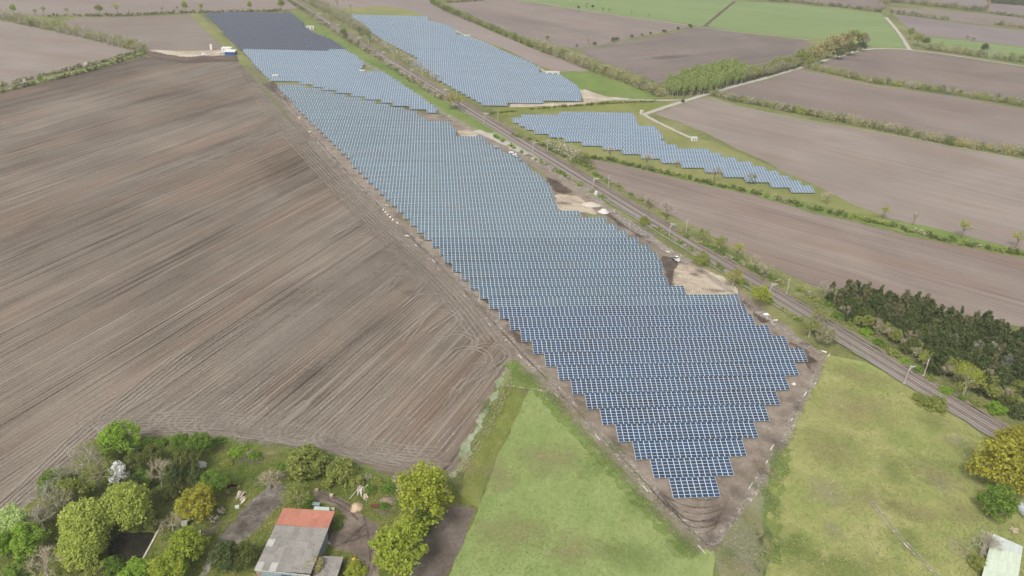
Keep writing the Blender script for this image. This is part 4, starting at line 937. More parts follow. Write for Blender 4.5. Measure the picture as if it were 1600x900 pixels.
def plant(name, kind, X, Y, R, H, clear, label, cat, group=None, lod='mid', variant=0, pale=0, squash=None, trunk=True):
    """a tree or shrub standing at X, Y: crown radius R, full height H, clear trunk below the crown"""
    r = empty(name, (X, Y, 0), random.uniform(0, 6.28)); tag(r, label, cat, group)
    shape = KINDS[kind][0]
    if shape == 'cone':
        link('crown', crown_mesh(kind, variant, lod), r, (0, 0, clear), (0, 0, 0), (R, R, H - clear))
        m = _tc.setdefault('cone_trunk', None)
        if m is None:
            mb = MB(); mb.tube((0, 0, 0), (0, 0, 1), 0.024, 0.006, 6); m = _tc['cone_trunk'] = mb.mesh('trunk', M_bark)
        if trunk: link('trunk', m, r, (0, 0, 0), (0, 0, 0), (H, H, H * 0.95))
        return r
    zr = (H - clear) / 2; zc = clear + zr
    if shape in ('bush',): zr = H * 0.72; zc = H * 0.28
    link('crown', crown_mesh(kind, variant, lod), r, (0, 0, zc), (0, 0, 0), (R, R, zr))
    if trunk and lod != 'lo':
        if shape in ('bare', 'bareleaf'): link('trunk', bare_trunk(kind, variant, lod), r, (0, 0, zc), (0, 0, 0), (R, R, zc / 1.6))
        elif shape == 'bush': link('stem', trunk_mesh(variant, 0), r, (0, 0, zc + 0.1 * H), (0, 0, 0), (R * 0.8, R * 0.8, (zc + 0.1 * H) / 1.6))
        else: link('trunk', trunk_mesh(variant, pale), r, (0, 0, zc), (0, 0, 0), (R * 0.9, R * 0.9, zc / 1.6))
    elif trunk:
        m = _tc.get('lo_trunk')
        if m is None:
            mb = MB(); mb.tube((0, 0, 0), (0, 0, 1), 0.5, 0.3, 5); m = _tc['lo_trunk'] = mb.mesh('trunk', M_bark)
        link('trunk', m, r, (0, 0, 0), (0, 0, 0), (0.16 + H * .02, 0.16 + H * .02, zc))
    return r
def crown_at(cx, cy, rpx, asp, clear, ext=None):
    """ground spot and sizes of a crown surveyed by its centre and half width (pixels of the photograph)"""
    R = rpx / hpm(cx, cy + rpx * 0.5)
    for _ in range(3):
        H = clear + 2 * R * asp; zc = clear + R * asp
        X, Y = gp(cx, cy, zc)
        d = np.array([X, Y, zc - CAM_H]); R = rpx * float(d @ FW) / FOC
    return X, Y, R, clear + 2 * R * asp
def T(name, kind, cx, cy, rpx, label, cat='tree', asp=0.95, clear=1.2, lod='hi', variant=0, pale=0, group=None):
    rpx *= 1.08 if lod == 'hi' else 1.05
    if KINDS[kind][0] == 'cone':
        # surveyed by middle of the crown; asp = height / radius
        R = rpx / hpm(cx, cy); H = R * asp
        for _ in range(3):
            X, Y = gp(cx, cy, H * 0.45); d = np.array([X, Y, H*0.45 - CAM_H]); R = rpx * float(d @ FW) / FOC; H = R * asp
        return plant(name, kind, X, Y, R, H, 0.3, label, cat, group, lod, variant, pale)
    if KINDS[kind][0] == 'bush':
        R = rpx / hpm(cx, cy); H = R * asp * 1.2
        for _ in range(3):
            X, Y = gp(cx, cy, H * 0.45); d = np.array([X, Y, H*0.45 - CAM_H]); R = rpx * float(d @ FW) / FOC; H = R * asp * 1.2
        return plant(name, kind, X, Y, R, H, 0, label, cat, group, lod, variant, pale)
    X, Y, R, H = crown_at(cx, cy, rpx, asp, clear)
    return plant(name, kind, X, Y, R, H, clear, label, cat, group, lod, variant, pale)

# ---- trees and shrubs of the farm plot
T('tree', 'spring_round', 184, 686, 29, 'fresh green tree at the field corner, topmost tree of the farm plot', variant=1)
T('tree', 'green_ball', 282, 692, 16, 'smaller left one of two round mid green trees at the edge of the ploughed field', variant=1)
T('tree', 'green_ball', 312, 692, 19, 'larger right one of two round mid green trees at the edge of the ploughed field', variant=2)
T('tree', 'bare_grey', 122, 728, 31, 'grey budding tree on the field edge below the topmost green tree', asp=0.9, variant=1)
T('tree', 'olive_loose', 152, 706, 22, 'thin grey green tree leaning against the topmost green tree', variant=2)
T('tree', 'olive_loose', 150, 742, 24, 'grey green budding tree left of the white blossom', variant=3)
T('blossom_tree', 'blossom', 183, 739, 16, 'small tree covered in white blossom before the dark yews', asp=1.1, clear=1.5)
T('yew_tree', 'olive_dark', 211, 722, 18, 'dark olive yew behind the white blossom tree', variant=1)
T('yew_tree', 'olive_dark', 240, 712, 19, 'dark olive yew below the left round green tree', variant=2)
T('yew_tree', 'dark_round', 208, 756, 15, 'blackish evergreen at the foot of the white blossom tree', variant=3)
T('yew_tree', 'green_round', 224, 745, 14, 'dull green shrub tree between the white blossom and the bare tan tree', variant=2)
T('yew_tree', 'dark_round', 271, 745, 16, 'narrow dark evergreen right behind the bare tan tree', asp=1.5, variant=1)
T('yew_tree', 'olive_dark', 288, 720, 19, 'dark evergreen below the right round green tree', asp=1.2, variant=4)
T('yew_tree', 'dark_round', 306, 744, 15, 'blackish evergreen beside the pale tarpaulin heap', asp=1.2, variant=2)
T('yew_tree', 'olive_dark', 262, 768, 13, 'low dark evergreen at the foot of the bare tan tree', variant=3)
T('bare_tree', 'bare_tan', 248, 739, 19, 'leafless tan tree standing before the dark evergreens', asp=1.1, clear=2.0, variant=4)
T('tree', 'green_round', 333, 757, 21, 'mid green rounded tree above the yellow tree by the lawn', variant=4)
T('tree', 'orange_round', 306, 787, 29, 'golden yellow tree on the lawn beside the wood piles', asp=0.95, variant=1)
T('willow_tree', 'willow', 193, 786, 36, 'right billow of the pale yellow green willow behind the pond', 'willow', asp=0.95, clear=1.5, variant=1)
T('willow_tree', 'willow', 132, 812, 36, 'left billow of the pale yellow green willow beside the pond', 'willow', asp=0.95, clear=1.5, variant=2)
T('willow_tree', 'willow', 125, 852, 33, 'front billow of the yellow green willow at the pond bank', 'willow', asp=0.85, clear=1.0, variant=3)
T('shrub', 'olive_dark', 232, 813, 17, 'brown green bush hanging over the back of the pond', 'shrub', clear=0.2, variant=5)
T('tree', 'green_bush', 82, 750, 22, 'olive green bush on the field edge left of the grey budding tree', 'shrub', asp=1.2, variant=1)
T('tree', 'bare_grey', 80, 778, 27, 'grey leafless tree on the left field edge', asp=0.9, variant=2)
T('tree', 'olive_round', 110, 766, 24, 'olive green tree between the grey leafless tree and the willow', variant=3)
T('tree', 'bare_grey', 63, 808, 25, 'lower grey leafless tree on the left field edge', asp=0.9, variant=3)
T('shrub', 'olive_dark', 86, 800, 16, 'dark olive bush between the grey trees and the willow', 'shrub', variant=1)
T('tree', 'pale_round', 20, 812, 25, 'pale whitish green tree at the left border', variant=1)
T('tree', 'spring_round', 40, 842, 27, 'bright green tree below the pale tree at the left border', variant=3)
T('tree', 'spring_round', 2, 850, 22, 'green tree cut by the left border', variant=4)
T('bare_tree', 'bare_tan', 68, 878, 25, 'leafless pale tree at the lower left', asp=1.0, clear=1.5, variant=1)
T('tree', 'green_bush', 30, 888, 22, 'dark green bush in the lower left corner', 'shrub', variant=2)
T('tree', 'lime_ball', 293, 853, 30, 'round lime green tree right of the pond', asp=0.9, clear=0.8, variant=1)
T('tree', 'lime_ball', 263, 887, 29, 'round lime green tree below the pond, lower of the pair', asp=0.9, clear=0.8, variant=3)
T('shrub', 'bare_tan', 268, 818, 15, 'small bare shrub between pond plank and lime green tree', 'shrub', clear=0.2, variant=2)
T('pine_tree', 'dark_round', 350, 870, 20, 'dark pine left of the barn', asp=1.3, clear=0.8, variant=4)
T('pine_tree', 'olive_dark', 383, 868, 20, 'olive grey pine touching the left wall of the barn', asp=1.2, clear=0.8, variant=5)
T('shrub', 'spring_bush', 212, 890, 22, 'bright green shrub below the pond', 'shrub', variant=3)
T('shrub', 'green_bush', 175, 884, 18, 'dark green shrub at the front bank of the pond', 'shrub', variant=4)
T('shrub', 'olive_bush', 150, 890, 20, 'olive shrub at the foot of the willow', 'shrub', variant=2)
T('shrub', 'olive_bush', 478, 722, 36, 'broad olive green bush at the edge of the ploughed field', 'shrub', asp=1.0, variant=1)
T('shrub', 'olive_bush', 532, 736, 25, 'smaller olive green bush right of the broad field edge bush', 'shrub', asp=1.1, variant=3)
T('shrub', 'olive_bush', 556, 752, 14, 'low olive shrub above the wood pile', 'shrub', asp=1.0, variant=2)
T('tree', 'yellow_round', 664, 774, 51, 'large loose yellow green tree beside the bare plot', asp=0.85, clear=1.0, variant=1)
T('tree', 'lime_round', 668, 768, 36, 'inner yellow green stem of the clump beside the bare plot', asp=0.95, clear=1.0, variant=5)
T('shrub', 'green_bush', 662, 815, 20, 'bright green bush under the large yellow green tree', 'shrub', variant=3)
T('tree', 'lime_round', 625, 850, 41, 'rounded lime yellow tree right of the barn yard', asp=0.9, clear=1.5, variant=2)
T('shrub', 'olive_loose', 464, 772, 22, 'thin olive shrub behind the red barn roof', 'shrub', clear=0.3, variant=1)
T('shrub', 'green_bush', 482, 786, 12, 'low green bush at the back right corner of the barn', 'shrub', variant=2)
T('shrub', 'bare_tan', 420, 752, 17, 'brown twiggy shrub at the end of the dark drive', 'shrub', clear=0.1, asp=0.8, variant=3)
T('shrub', 'tan_round', 488, 886, 17, 'tan budding shrub in front of the barn', 'shrub', clear=0.2, variant=2)
T('shrub', 'yellow_bush', 556, 890, 16, 'yellow flowering shrub beside the barn annex', 'shrub', variant=2)
T('shrub', 'green_bush', 525, 820, 10, 'small green shrub against the right barn wall', 'shrub', variant=1)
for i, (x, y, r, k) in enumerate([(340,690,12,'green_bush'),(372,706,14,'spring_bush'),(398,712,12,'green_bush'),(355,724,10,'olive_bush'),(440,730,11,'green_bush'),(590,752,11,'olive_bush'),(606,762,12,'green_bush'),(628,760,10,'grey_bush'),(578,765,10,'green_bush'),(600,790,10,'green_bush'),(232,694,14,'spring_bush'),(250,692,12,'green_bush'),(210,700,10,'grey_bush'),(380,690,8,'grey_bush'),(620,748,9,'grey_bush'),(574,745,8,'grey_bush')]):
    T('shrub', k, x, y, r, 'low weedy shrub on the rough strip between farm plot and ploughed field', 'shrub', asp=0.7, lod='mid', variant=i % 3, group='low weedy shrubs of the farm plot')
# ---- right edge
T('tree', 'orange_round', 1574, 724, 48, 'big orange yellow tree at the right border', asp=0.85, clear=0.8, variant=1)
T('tree', 'orange_round', 1596, 700, 38, 'golden tree crown cut by the right border', asp=0.9, clear=0.8, variant=3)
T('tree', 'green_round', 1558, 784, 29, 'round dark green tree above the pale green shed roof', asp=0.95, clear=0.4, variant=3)
T('shrub', 'bare_grey', 1538, 852, 22, 'grey twiggy shrub left of the pale green shed', 'shrub', clear=0.2, variant=4)
T('shrub', 'olive_bush', 1530, 880, 18, 'olive shrub at the lower left of the pale green shed', 'shrub', variant=1)
T('shrub', 'spring_bush', 1557, 637, 15, 'bright green bush between railway and conifers', 'shrub', asp=1.0, variant=1)
T('shrub', 'olive_bush', 1462, 630, 20, 'dark olive bush on the meadow side of the railway', 'shrub', asp=0.8, variant=2)
T('shrub', 'olive_bush', 1440, 622, 14, 'lower olive bush left of the dark olive railway bush', 'shrub', asp=0.7, variant=3)
T('shrub', 'olive_loose', 1268, 510, 18, 'loose olive shrub left of the railway near the panel corner', 'shrub', clear=0.3, variant=2)
T('shrub', 'scrub_round', 1292, 524, 17, 'budding shrub leaning over the left railway track', 'shrub', clear=0.3, variant=1)
T('shrub', 'olive_loose', 1282, 494, 13, 'thin shrub standing at the rails above the panel corner', 'shrub', clear=0.5, variant=3)
T('tree', 'yellow_round', 1192, 458, 17, 'small yellow tree between sand patch and railway', asp=0.9, clear=2.0, variant=2)
T('tree', 'orange_loose', 1148, 432, 12, 'thin brown tree left of the railway by the sand patch', asp=1.2, clear=1.5, variant=2)
T('shrub', 'olive_bush', 1097, 404, 13, 'olive shrub left of the railway above the sand patch', 'shrub', asp=1.2, variant=2)
T('shrub', 'olive_bush', 1008, 345, 10, 'olive shrub left of the railway near the white heaps', 'shrub', asp=0.9, variant=1)
for i, (x, y, r, k, l) in enumerate([(1016,312,9,'bare_tan','thin bare tree right of the railway opposite the straw sand'), (1043,324,12,'bare_grey','bare grey tree right of the railway at the field corner'), (1102,364,10,'olive_loose','grey green tree right of the railway by the brown field'), (1127,378,13,'olive_loose','tall olive tree right of the railway by the brown field'), (1152,388,12,'yellow_loose','yellowish thin tree right of the railway by the brown field'), (1182,408,11,'bare_tan','bare brown tree right of the railway by the brown field'), (1196,420,12,'bare_grey','grey twiggy tree nearest the second railway mast'), (1288,452,13,'bare_grey','leafless grey tree left of the lone spruce')]):
    T('tree', k, x, y, r, l, asp=1.15, clear=2.0, lod='mid', variant=i % 4)
T('spruce_tree', 'conifer', 1299, 456, 7, 'lone slim spruce at the corner of the conifer plantation', asp=5.5, lod='mid', variant=1)
T('tree', 'yellow_loose', 1436+80, 588, 22, 'crooked half leafless tree in front of the conifers', asp=1.0, clear=2.5, variant=1)
# ---- conifer plantation
top_px = [(1312,468),(1360,470),(1400,486),(1450,500),(1500,512),(1550,526),(1600,540),(1680,566),(1760,590)]
bot_px = [(1318,500),(1360,520),(1400,546),(1440,572),(1480,595),(1520,615),(1570,640),(1660,690),(1760,745)]
tp = [gp(*p) for p in top_px]; bp = [gp(*p) for p in bot_px]
def along(P, t):
    k = min(int(t * (len(P) - 1)), len(P) - 2); f = t * (len(P) - 1) - k
    return np.array(P[k]) * (1 - f) + np.array(P[k + 1]) * f
rng = random.Random(5); pts = []
for _ in range(6000):
    t, q = rng.random(), rng.random(); p = along(tp, t) * (1 - q) + along(bp, t) * q
    if all((p[0]-a[0])**2 + (p[1]-a[1])**2 > 2.6**2 for a, _, _ in pts): pts.append((p, t, q))
lab = {'olive_dark': 'dark olive broadleaf crown standing among the plantation spruces', 'conifer': 'dark green spruce in the plantation beside the railway', 'conifer_brown': 'brownish spruce in the plantation beside the railway', 'conifer_grey': 'pale dead looking spruce at the front of the plantation', 'olive_round': 'rounded olive broadleaf at the railway edge of the conifer plantation', 'scrub_round': 'greyish budding broadleaf at the railway edge of the conifer plantation', 'bare_tan': 'leafless brown tree at the railway edge of the conifer plantation'}
for p, t, q in pts:
    r_ = rng.random()
    if q > 0.75 and r_ < 0.62: k = rng.choice(['olive_round', 'scrub_round', 'olive_round', 'bare_tan'])
    elif t > 0.45 and q > 0.45 and r_ < 0.1: k = 'conifer_grey'
    else: k = 'conifer_brown' if r_ < 0.26 else ('olive_dark' if r_ > 0.9 else 'conifer')
    side = 'railway side' if q > 0.66 else ('middle' if q > 0.33 else 'field side')
    end = 'far end' if t < 0.33 else ('central stretch' if t < 0.6 else 'near end')
    L_ = lab[k].split(' in the ')[0].split(' at the ')[0].split(' standing ')[0] + f' on the {side} of the conifer plantation, {end}'
    lab_k = L_
    if k.startswith('conif'): 
        o = plant('spruce_tree', k, p[0], p[1], rng.uniform(2.3, 3.9), rng.choice((6.0, 8.0, 9.0, 9.5, 11.0, 12.5)) * rng.uniform(.9, 1.1), 0.3, lab_k, 'spruce', 'spruces of the conifer plantation', 'hi', rng.randrange(6))
        o.rotation_euler = (rng.gauss(0, .04), rng.gauss(0, .04), rng.uniform(0, 6.28))
    else: plant('tree', k, p[0], p[1], rng.uniform(2.0, 3.0), rng.uniform(4.5, 7.0), 0.8, lab_k, 'tree', 'broadleaved trees of the conifer plantation', 'mid', rng.randrange(3))
for i, (x, y) in enumerate([(1308,488),(1330,500),(1352,514),(1372,530),(1395,548),(1412,560),(1432,572),(1452,588),(1476,606),(1500,618),(1525,628)]):
    T('shrub', ['green_bush', 'olive_bush', 'spring_bush'][i % 3], x + 2, y + 4, random.uniform(8, 12), 'low green shrub on the railway side foot of the conifer plantation', 'shrub', asp=0.7, lod='mid', variant=i % 3, group='low shrubs at the foot of the plantation')

# ---- hedges that read as one mass: one mesh each
def poly_pts(px, step):
    P = [gp(*p) for p in px]; out = []; carry = 0.0
    for (x0, y0), (x1, y1) in zip(P[:-1], P[1:]):
        L = math.hypot(x1 - x0, y1 - y0); s = carry
        while s < L:
            out.append((x0 + (x1-x0)*s/L, y0 + (y1-y0)*s/L, (x1-x0)/L, (y1-y0)/L)); s += step
        carry = s - L
    return out
def hedge(px, width, height, mats, label, step=2.2, gapf=0.05, leafn=25, size=0.5, name='hedge', hv=0.3):
    rng = np.random.default_rng(len(label) * 31 + int(px[0][0])); rr = random.Random(int(px[0][0]) + len(label))
    VV = []; MI = []
    for (x, y, tx, ty) in poly_pts(px, step):
        if rr.random() < gapf: continue
        n = max(2, int(round(width / 1.6)))
        h = 1.1 * height * rr.uniform(1 - hv, 1 + hv)
        cc = []; 
        for k in range(n * 2):
            o = rr.uniform(-0.5, 0.5) * width; a = rr.uniform(-step, step) * 0.6
            zz = rr.uniform(0.15, 0.85) * h * (1 - (abs(o) / width) ** 2)
            cc.append((x - ty * o + tx * a, y + tx * o + ty * a, max(0.3, zz)))
        V = leaves(np.array(cc), np.full(len(cc), 0.33 * min(h, width * 0.8) + 0.3), leafn, size, rng)
        V[:, 2] = np.maximum(V[:, 2], 0.02)
        VV.append(V); MI.append(np.full(len(V) // 4, rr.choices(range(len(mats)), [0.5, 0.3, 0.2][:len(mats)])[0]))
    V = np.concatenate(VV); o = link(name, quads_mesh(name, V, np.arange(len(V)).reshape(-1, 4), [LF[m] for m in mats], np.concatenate(MI)))
    tag(o, label, 'hedge'); return o
hedge([(-200,-6),(-60,14),(0,29),(60,42),(100,51),(160,64),(226,82)], 8, 8.5, ['scrub', 'twigg', 'olive'], 'thick grey budding hedge running from the upper left border to the sand pad')
hedge([(-100,166),(0,145),(60,131),(110,119),(150,108),(190,96),(226,86)], 3.0, 3.0, ['olived', 'olive', 'scrub'], 'low patchy hedge along the lower side of the green farm track', gapf=0.18)
hedge([(-100,155),(0,136),(60,121),(130,105),(180,93),(222,80)], 2.5, 3.0, ['scrub', 'olived', 'olive'], 'low patchy hedge along the upper side of the green farm track', gapf=0.2)
hedge([(70,26),(120,26),(200,25),(270,21),(310,20),(400,18.5),(440,18)], 3, 2.8, ['olived', 'scrub'], 'low dark hedge under the row of trees at the top left', gapf=0.15)
hedge([(450,2),(470,14),(490,27)], 3, 3.2, ['olived', 'scrub'], 'dark short hedge left of the railway at the top')
hedge([(474,1),(500,12),(520,22),(548,40),(572,56)], 9, 8.5, ['scrub', 'twigg', 'olive'], 'tall grey green hedge right of the railway at the top')
hedge([(480,21),(498,33),(520,47),(545,63),(575,81),(600,97)], 4, 4.0, ['twigg', 'scrub', 'olived'], 'brown twiggy hedge between green verge and far railway', gapf=0.12)
hedge([(604,101),(625,115),(650,132),(675,147),(692,158)], 4, 4.2, ['scrub', 'twigg', 'olived'], 'patchy shrub hedge between green verge and middle railway', gapf=0.18)
hedge([(576,60),(600,74),(625,88),(648,104),(670,118),(690,130)], 8, 5.0, ['twigg', 'scrub'], 'bare grey thicket between railway and second array', gapf=0.2, leafn=7)
hedge([(674,4),(700,18),(760,43),(800,60),(835,74)], 6, 5.0, ['olived', 'olive', 'scrub'], 'olive hedge climbing left of the striped brown field, upper half')
hedge([(835,74),(880,92),(930,112),(985,131),(1034,152)], 8, 8.0, ['scrub', 'tan', 'olived'], 'broad brown olive hedge between dark field and small green field')
hedge([(700,4),(740,2),(790,-4)], 3, 2.0, ['olived', 'scrub'], 'low hedge on the top edge of the striped brown field')
hedge([(1112,149),(1150,158),(1200,167),(1250,178),(1300,187)], 6, 4.6, ['scrub', 'olive', 'olived'], 'scrubby hedge above the wide right field, left part')
hedge([(1300,187),(1350,198),(1400,207),(1450,219),(1500,229),(1550,236),(1600,243),(1700,264),(1800,287)], 7, 5.2, ['scrub', 'tan', 'olived'], 'scrubby hedge above the wide right field, right part')
hedge([(1254,104),(1300,115),(1360,129),(1420,137),(1480,146),(1540,156),(1600,166),(1700,187),(1800,209)], 7, 5.0, ['olive', 'scrub', 'olived'], 'scrubby hedge between the two upper right fields')
hedge([(1448,77),(1500,84),(1550,91),(1600,98),(1700,113),(1800,128)], 8, 7.5, ['scrub', 'tan', 'olived'], 'tall grey brown hedge along the farm road right of the junction')
hedge([(1200,1),(1250,5),(1300,10),(1345,15),(1376,19)], 6, 4.5, ['olived', 'scrub'], 'dark hedge along the top of the right green meadow')
hedge([(1402,22),(1440,27),(1480,32)], 7, 5.5, ['scrub', 'olived'], 'short hedge right of the bend of the pale road')
hedge([(1384,3),(1430,7),(1480,12),(1540,19)], 9, 7, ['olived', 'scrub', 'tan'], 'long grey hedge near the upper right corner')
hedge([(1546,21),(1575,25),(1610,29),(1700,38)], 6, 3.5, ['scrub', 'olived'], 'hedge right of the tan poplar at the upper right')
hedge([(1552,38),(1580,42),(1620,47),(1700,56)], 8, 4.5, ['tan', 'scrub', 'olived'], 'tan thicket at the right border below the tan poplar')
hedge([(1546,4),(1570,6),(1600,8),(1700,18)], 16, 9, ['dark', 'olived'], 'dark wood edge in the upper right corner', size=0.6)
hedge([(915,246),(960,253),(1010,265),(1060,276),(1100,286),(1140,294),(1180,303)], 2.4, 2.2, ['olived', 'olive'], 'low dark scrub line below the small diagonal array, left part', gapf=0.25)
hedge([(1180,303),(1260,325),(1330,341),(1390,354),(1440,368),(1520,386),(1600,400),(1700,424)], 2.8, 2.8, ['olived', 'olive', 'scrub'], 'low dark scrub line between the wide field and the near field', gapf=0.18)
hedge([(862,232),(880,240),(900,250),(918,260)], 9, 5.5, ['twigg', 'scrub', 'olived'], 'grey thicket beside the railway at the tip of the near right field', leafn=9)
hedge([(770,178),(820,172),(880,167),(940,163),(1000,160),(1040,159)], 2.2, 1.2, ['olived', 'olive'], 'thin scrub line on the grass between second array and diagonal array', gapf=0.25)
hedge([(1060,366),(1100,385),(1150,408),(1190,428),(1240,452),(1300,480)], 3.0, 1.6, ['green', 'olive', 'scrub'], 'low green scrub between railway and near right field', gapf=0.18)
hedge([(920,268),(960,290),(1010,318),(1055,346)], 3.0, 1.5, ['olive', 'green', 'scrub'], 'low green scrub right of the middle railway', gapf=0.45)
hedge([(770,212),(810,236),(860,262),(900,286),(950,314)], 2.6, 1.5, ['green', 'olive', 'scrub'], 'low green scrub left of the middle railway', gapf=0.4)
hedge([(1000,344),(1060,380),(1130,424),(1180,456),(1240,496),(1290,528)], 2.4, 1.4, ['green', 'olive', 'scrub'], 'low green scrub left of the near railway', gapf=0.4)
hedge([(800,212),(840,224),(880,243),(930,266)], 3.5, 1.8, ['olive', 'olived', 'green'], 'low scrub right of the railway below the diagonal array tip', gapf=0.2)

# ---- countable far trees and shrubs
for i, (x, y, h_, w_, k, l) in enumerate([(22,24,8,4,'spring_round','bright green tree in the upper left corner'),(56,25,6,3,'olive_loose','pale thin tree right of the bright green corner tree'),(69,25,8,4,'olive_loose','first dark stemmed tree on the low top left hedge'),(106,25,7,3,'olive_loose','narrow second tree on the low top left hedge'),(157,24,8,5,'olive_round','rounded grey green tree on the low top left hedge'),(184,24,10,6,'yellow_loose','largest yellow green tree on the low top left hedge'),(203,23,5,2,'yellow_loose','small yellow shrub tree right of the largest top left tree'),(254,21,6,2.5,'bare_grey','faint bare tree on the low top left hedge'),(278,20,6,2,'bare_grey','thin bare stem left of the yellow tree on the hedge'),(290,20,9,4,'lime_round','yellow green tree left of the dark panel block'),(315,19,7,2.6,'lime_round','small yellow green tree at the corner of the dark panel block'),(391,17,8,3.2,'lime_round','yellow green tree behind the middle of the dark panel block'),(440,18,10,5,'olive_round','rounded tree at the far right corner of the dark panel block'),
    (105,48,6,4,'yellow_loose','yellowish tree rising from the thick left hedge'),(48,42,6,4,'olive_round','olive tree rising from the thick left hedge near the border'),(206,76,6,4,'olive_round','olive tree at the lower end of the thick left hedge'),(63,126,4,2.5,'spring_bush','bright green bush on the green farm track'),(135,106,4,2,'blossom','whitish blossoming bush on the green farm track'),(40,133,4,2,'blossom','pale blossoming bush nearer the left border of the green track'),
    (537,60,7,4.5,'green_round','dense green tree by the verge of the far railway'),(562,54,6,3.5,'green_round','green tree at the left corner of the second array'),(577,66,6,3,'green_round','slim green tree right of the far railway'),(593,72,7,3.5,'bare_grey','bare tree beside the step of the second array'),(660,136,4,3,'green_round','green shrub tree between verge and railway'),(610,108,4,2.6,'green_round','small green tree right of the notch in the pale rows'),(622,115,4,2.4,'green_round','second small green tree right of the notch in the pale rows'),(548,20,9,4,'bare_tan','tall bare tree on the top railway hedge'),(528,14,9,4,'bare_grey','tall grey bare tree on the top railway hedge'),(500,8,9,4,'olive_loose','tall budding tree on the top railway hedge'),
    (704,172,9,4.5,'tan_round','left tan budding tree left of the railway curve'),(717,174,10,5,'yellow_loose','right olive budding tree left of the railway curve'),
    (904,15,4,3,'dark_round','dark left bush at the track on the far meadow'),(916,13,6,5,'bare_grey','larger bare tree at the track on the far meadow'),(926,14,4.5,3,'dark_round','dark right bush at the track on the far meadow'),(941,18,5,4,'olive_loose','thin tree at the track right of the dark bushes'),(952,19,5,4,'olive_loose','spreading thin tree at the track right of the dark bushes'),(986,23,5,3,'bare_grey','faint lone tree on the far meadow'),(1013,26,5,4,'bare_tan','brownish tree at the far meadow track'),
    (919,70,6,4,'bare_tan','bare brown tree on the strip between the far fields'),(855,64,5,3,'olive_round','olive tree rising from the long olive hedge'),
    (953,251,7,3.4,'bare_tan','thin bare tree at the left of the diagonal array scrub line'),(1009,265,8,3.5,'bare_tan','thin pinkish bare tree below the diagonal array'),(1056,262,5,3.2,'bare_tan','pinkish budding tree before the middle panels of the diagonal array'),(1115,285,8,3.6,'bare_grey','thin grey tree below the diagonal array'),(1172,289,6,3.6,'olive_loose','olive tree at the lower right of the diagonal array'),(1291,320,6,4,'bare_tan','pinkish tree right of the diagonal array tip'),(1379,342,6,3.4,'yellow_loose','thin yellow tree at the end of the yellow grass'),(1426,352,6,2.6,'bare_tan','very thin bare tree on the dark scrub line'),(1502,373,8,4.4,'yellow_loose','slim yellow tree above the scrub line on the right'),(1586,388,7,4.4,'yellow_loose','yellow tree above the scrub line at the right border'),
    (1067,160,2.6,2.2,'dark_bush','single bush beside the fork of the pale road'),(1540,20,12,4,'tan_column','tall tan poplar near the upper right corner'),(1535,86,9,5,'dark_round','dark tree in the tall road hedge'),
    (1382,14,10,6,'tan_round','tan tree at the end of the pale road'),(1392,26,7,4,'olive_round','olive tree at the bend of the pale road'),(1372,8,9,5,'scrub_round','grey tree behind the end of the pale road'),
    (1420,62,10,5,'olive_round','left tree of the clump right of the road junction'),(1432,72,10,6,'olive_round','middle tree of the clump right of the road junction'),(1444,76,9,5,'olive_dark','dark right tree of the clump right of the road junction'),(1511,61,4,4,'scrub_round','thin bush on the pasture strip'),(1520,64,4,4,'scrub_round','second thin bush on the pasture strip')]):
    X, Y = gp(x, y); k_ = 1.35 if h_ > 5.5 else 1.1; h_, w_ = h_ * k_, w_ * k_
    plant('shrub' if h_ < 4.6 else 'tree', k, X, Y, w_ * 0.62, h_, h_ * 0.25, l, 'shrub' if h_ < 4.6 else 'tree', None, 'mid', i % 4)
for i, (x, y, r) in enumerate([(901,74,1.6),(929,71,2.4),(958,65,2.8),(964,64,2.4),(987,59,2.2),(1003,56,1.7),(1016,54,1.8),(1036,50,1.6),(1039,51,2.0),(1059,47,2.2),(1078,43,2.6)]):
    X, Y = gp(x, y); plant('shrub', 'dark_round', X, Y, r, r * 1.7, 0.1, 'small dark round bush on the strip between two far ploughed fields', 'shrub', 'dark bushes on the strip between far fields', 'lo', i % 3)
# birch copse and the bigger trees along the pale road
rng = random.Random(9)
a_, b_ = [gp(*p) for p in ((1042,150),(1062,152),(1110,148),(1130,138),(1165,130))], [gp(*p) for p in ((1040,140),(1070,128),(1110,118),(1140,112),(1160,120))]
pts = []
for _ in range(3000):
    t, q = rng.random(), rng.random(); p = along(a_, t) * (1 - q) + along(b_, t) * q
    if all((p[0]-c[0])**2 + (p[1]-c[1])**2 > 3.4**2 for c, _ in pts): pts.append((p, q))
for p, q in pts:
    end = 'left end' if p[0] < np.quantile([w[0][0] for w in pts], .33) else ('middle' if p[0] < np.quantile([w[0][0] for w in pts], .66) else 'right end')
    plant('birch_tree', 'birch', p[0], p[1], rng.uniform(2.0, 2.9), rng.uniform(10, 13.5), rng.uniform(2.5, 4.5), f'pale green birch {"at the road side" if q < .5 else "at the field side"} of the copse above the road fork, {end}', 'birch', 'birches of the copse above the road fork', 'mid', rng.randrange(4), 2)
a_, b_ = [gp(*p) for p in ((1162,128),(1200,120),(1240,108),(1252,103))], [gp(*p) for p in ((1160,118),(1195,110),(1232,98),(1246,94))]
pts = []
for _ in range(2000):
    t, q = rng.random(), rng.random(); p = along(a_, t) * (1 - q) + along(b_, t) * q
    if all((p[0]-c[0])**2 + (p[1]-c[1])**2 > 4.0**2 for c in pts): pts.append(p)
for i, p in enumerate(pts):
    plant('tree', ['scrub_round', 'olive_round', 'scrub_round'][i % 3], p[0], p[1], rng.uniform(2.4, 3.6), rng.uniform(7, 9.5), 1.2, 'greyish budding tree between the birch copse and the big tan trees', 'tree', 'greyish budding trees along the pale road', 'mid', i % 4)
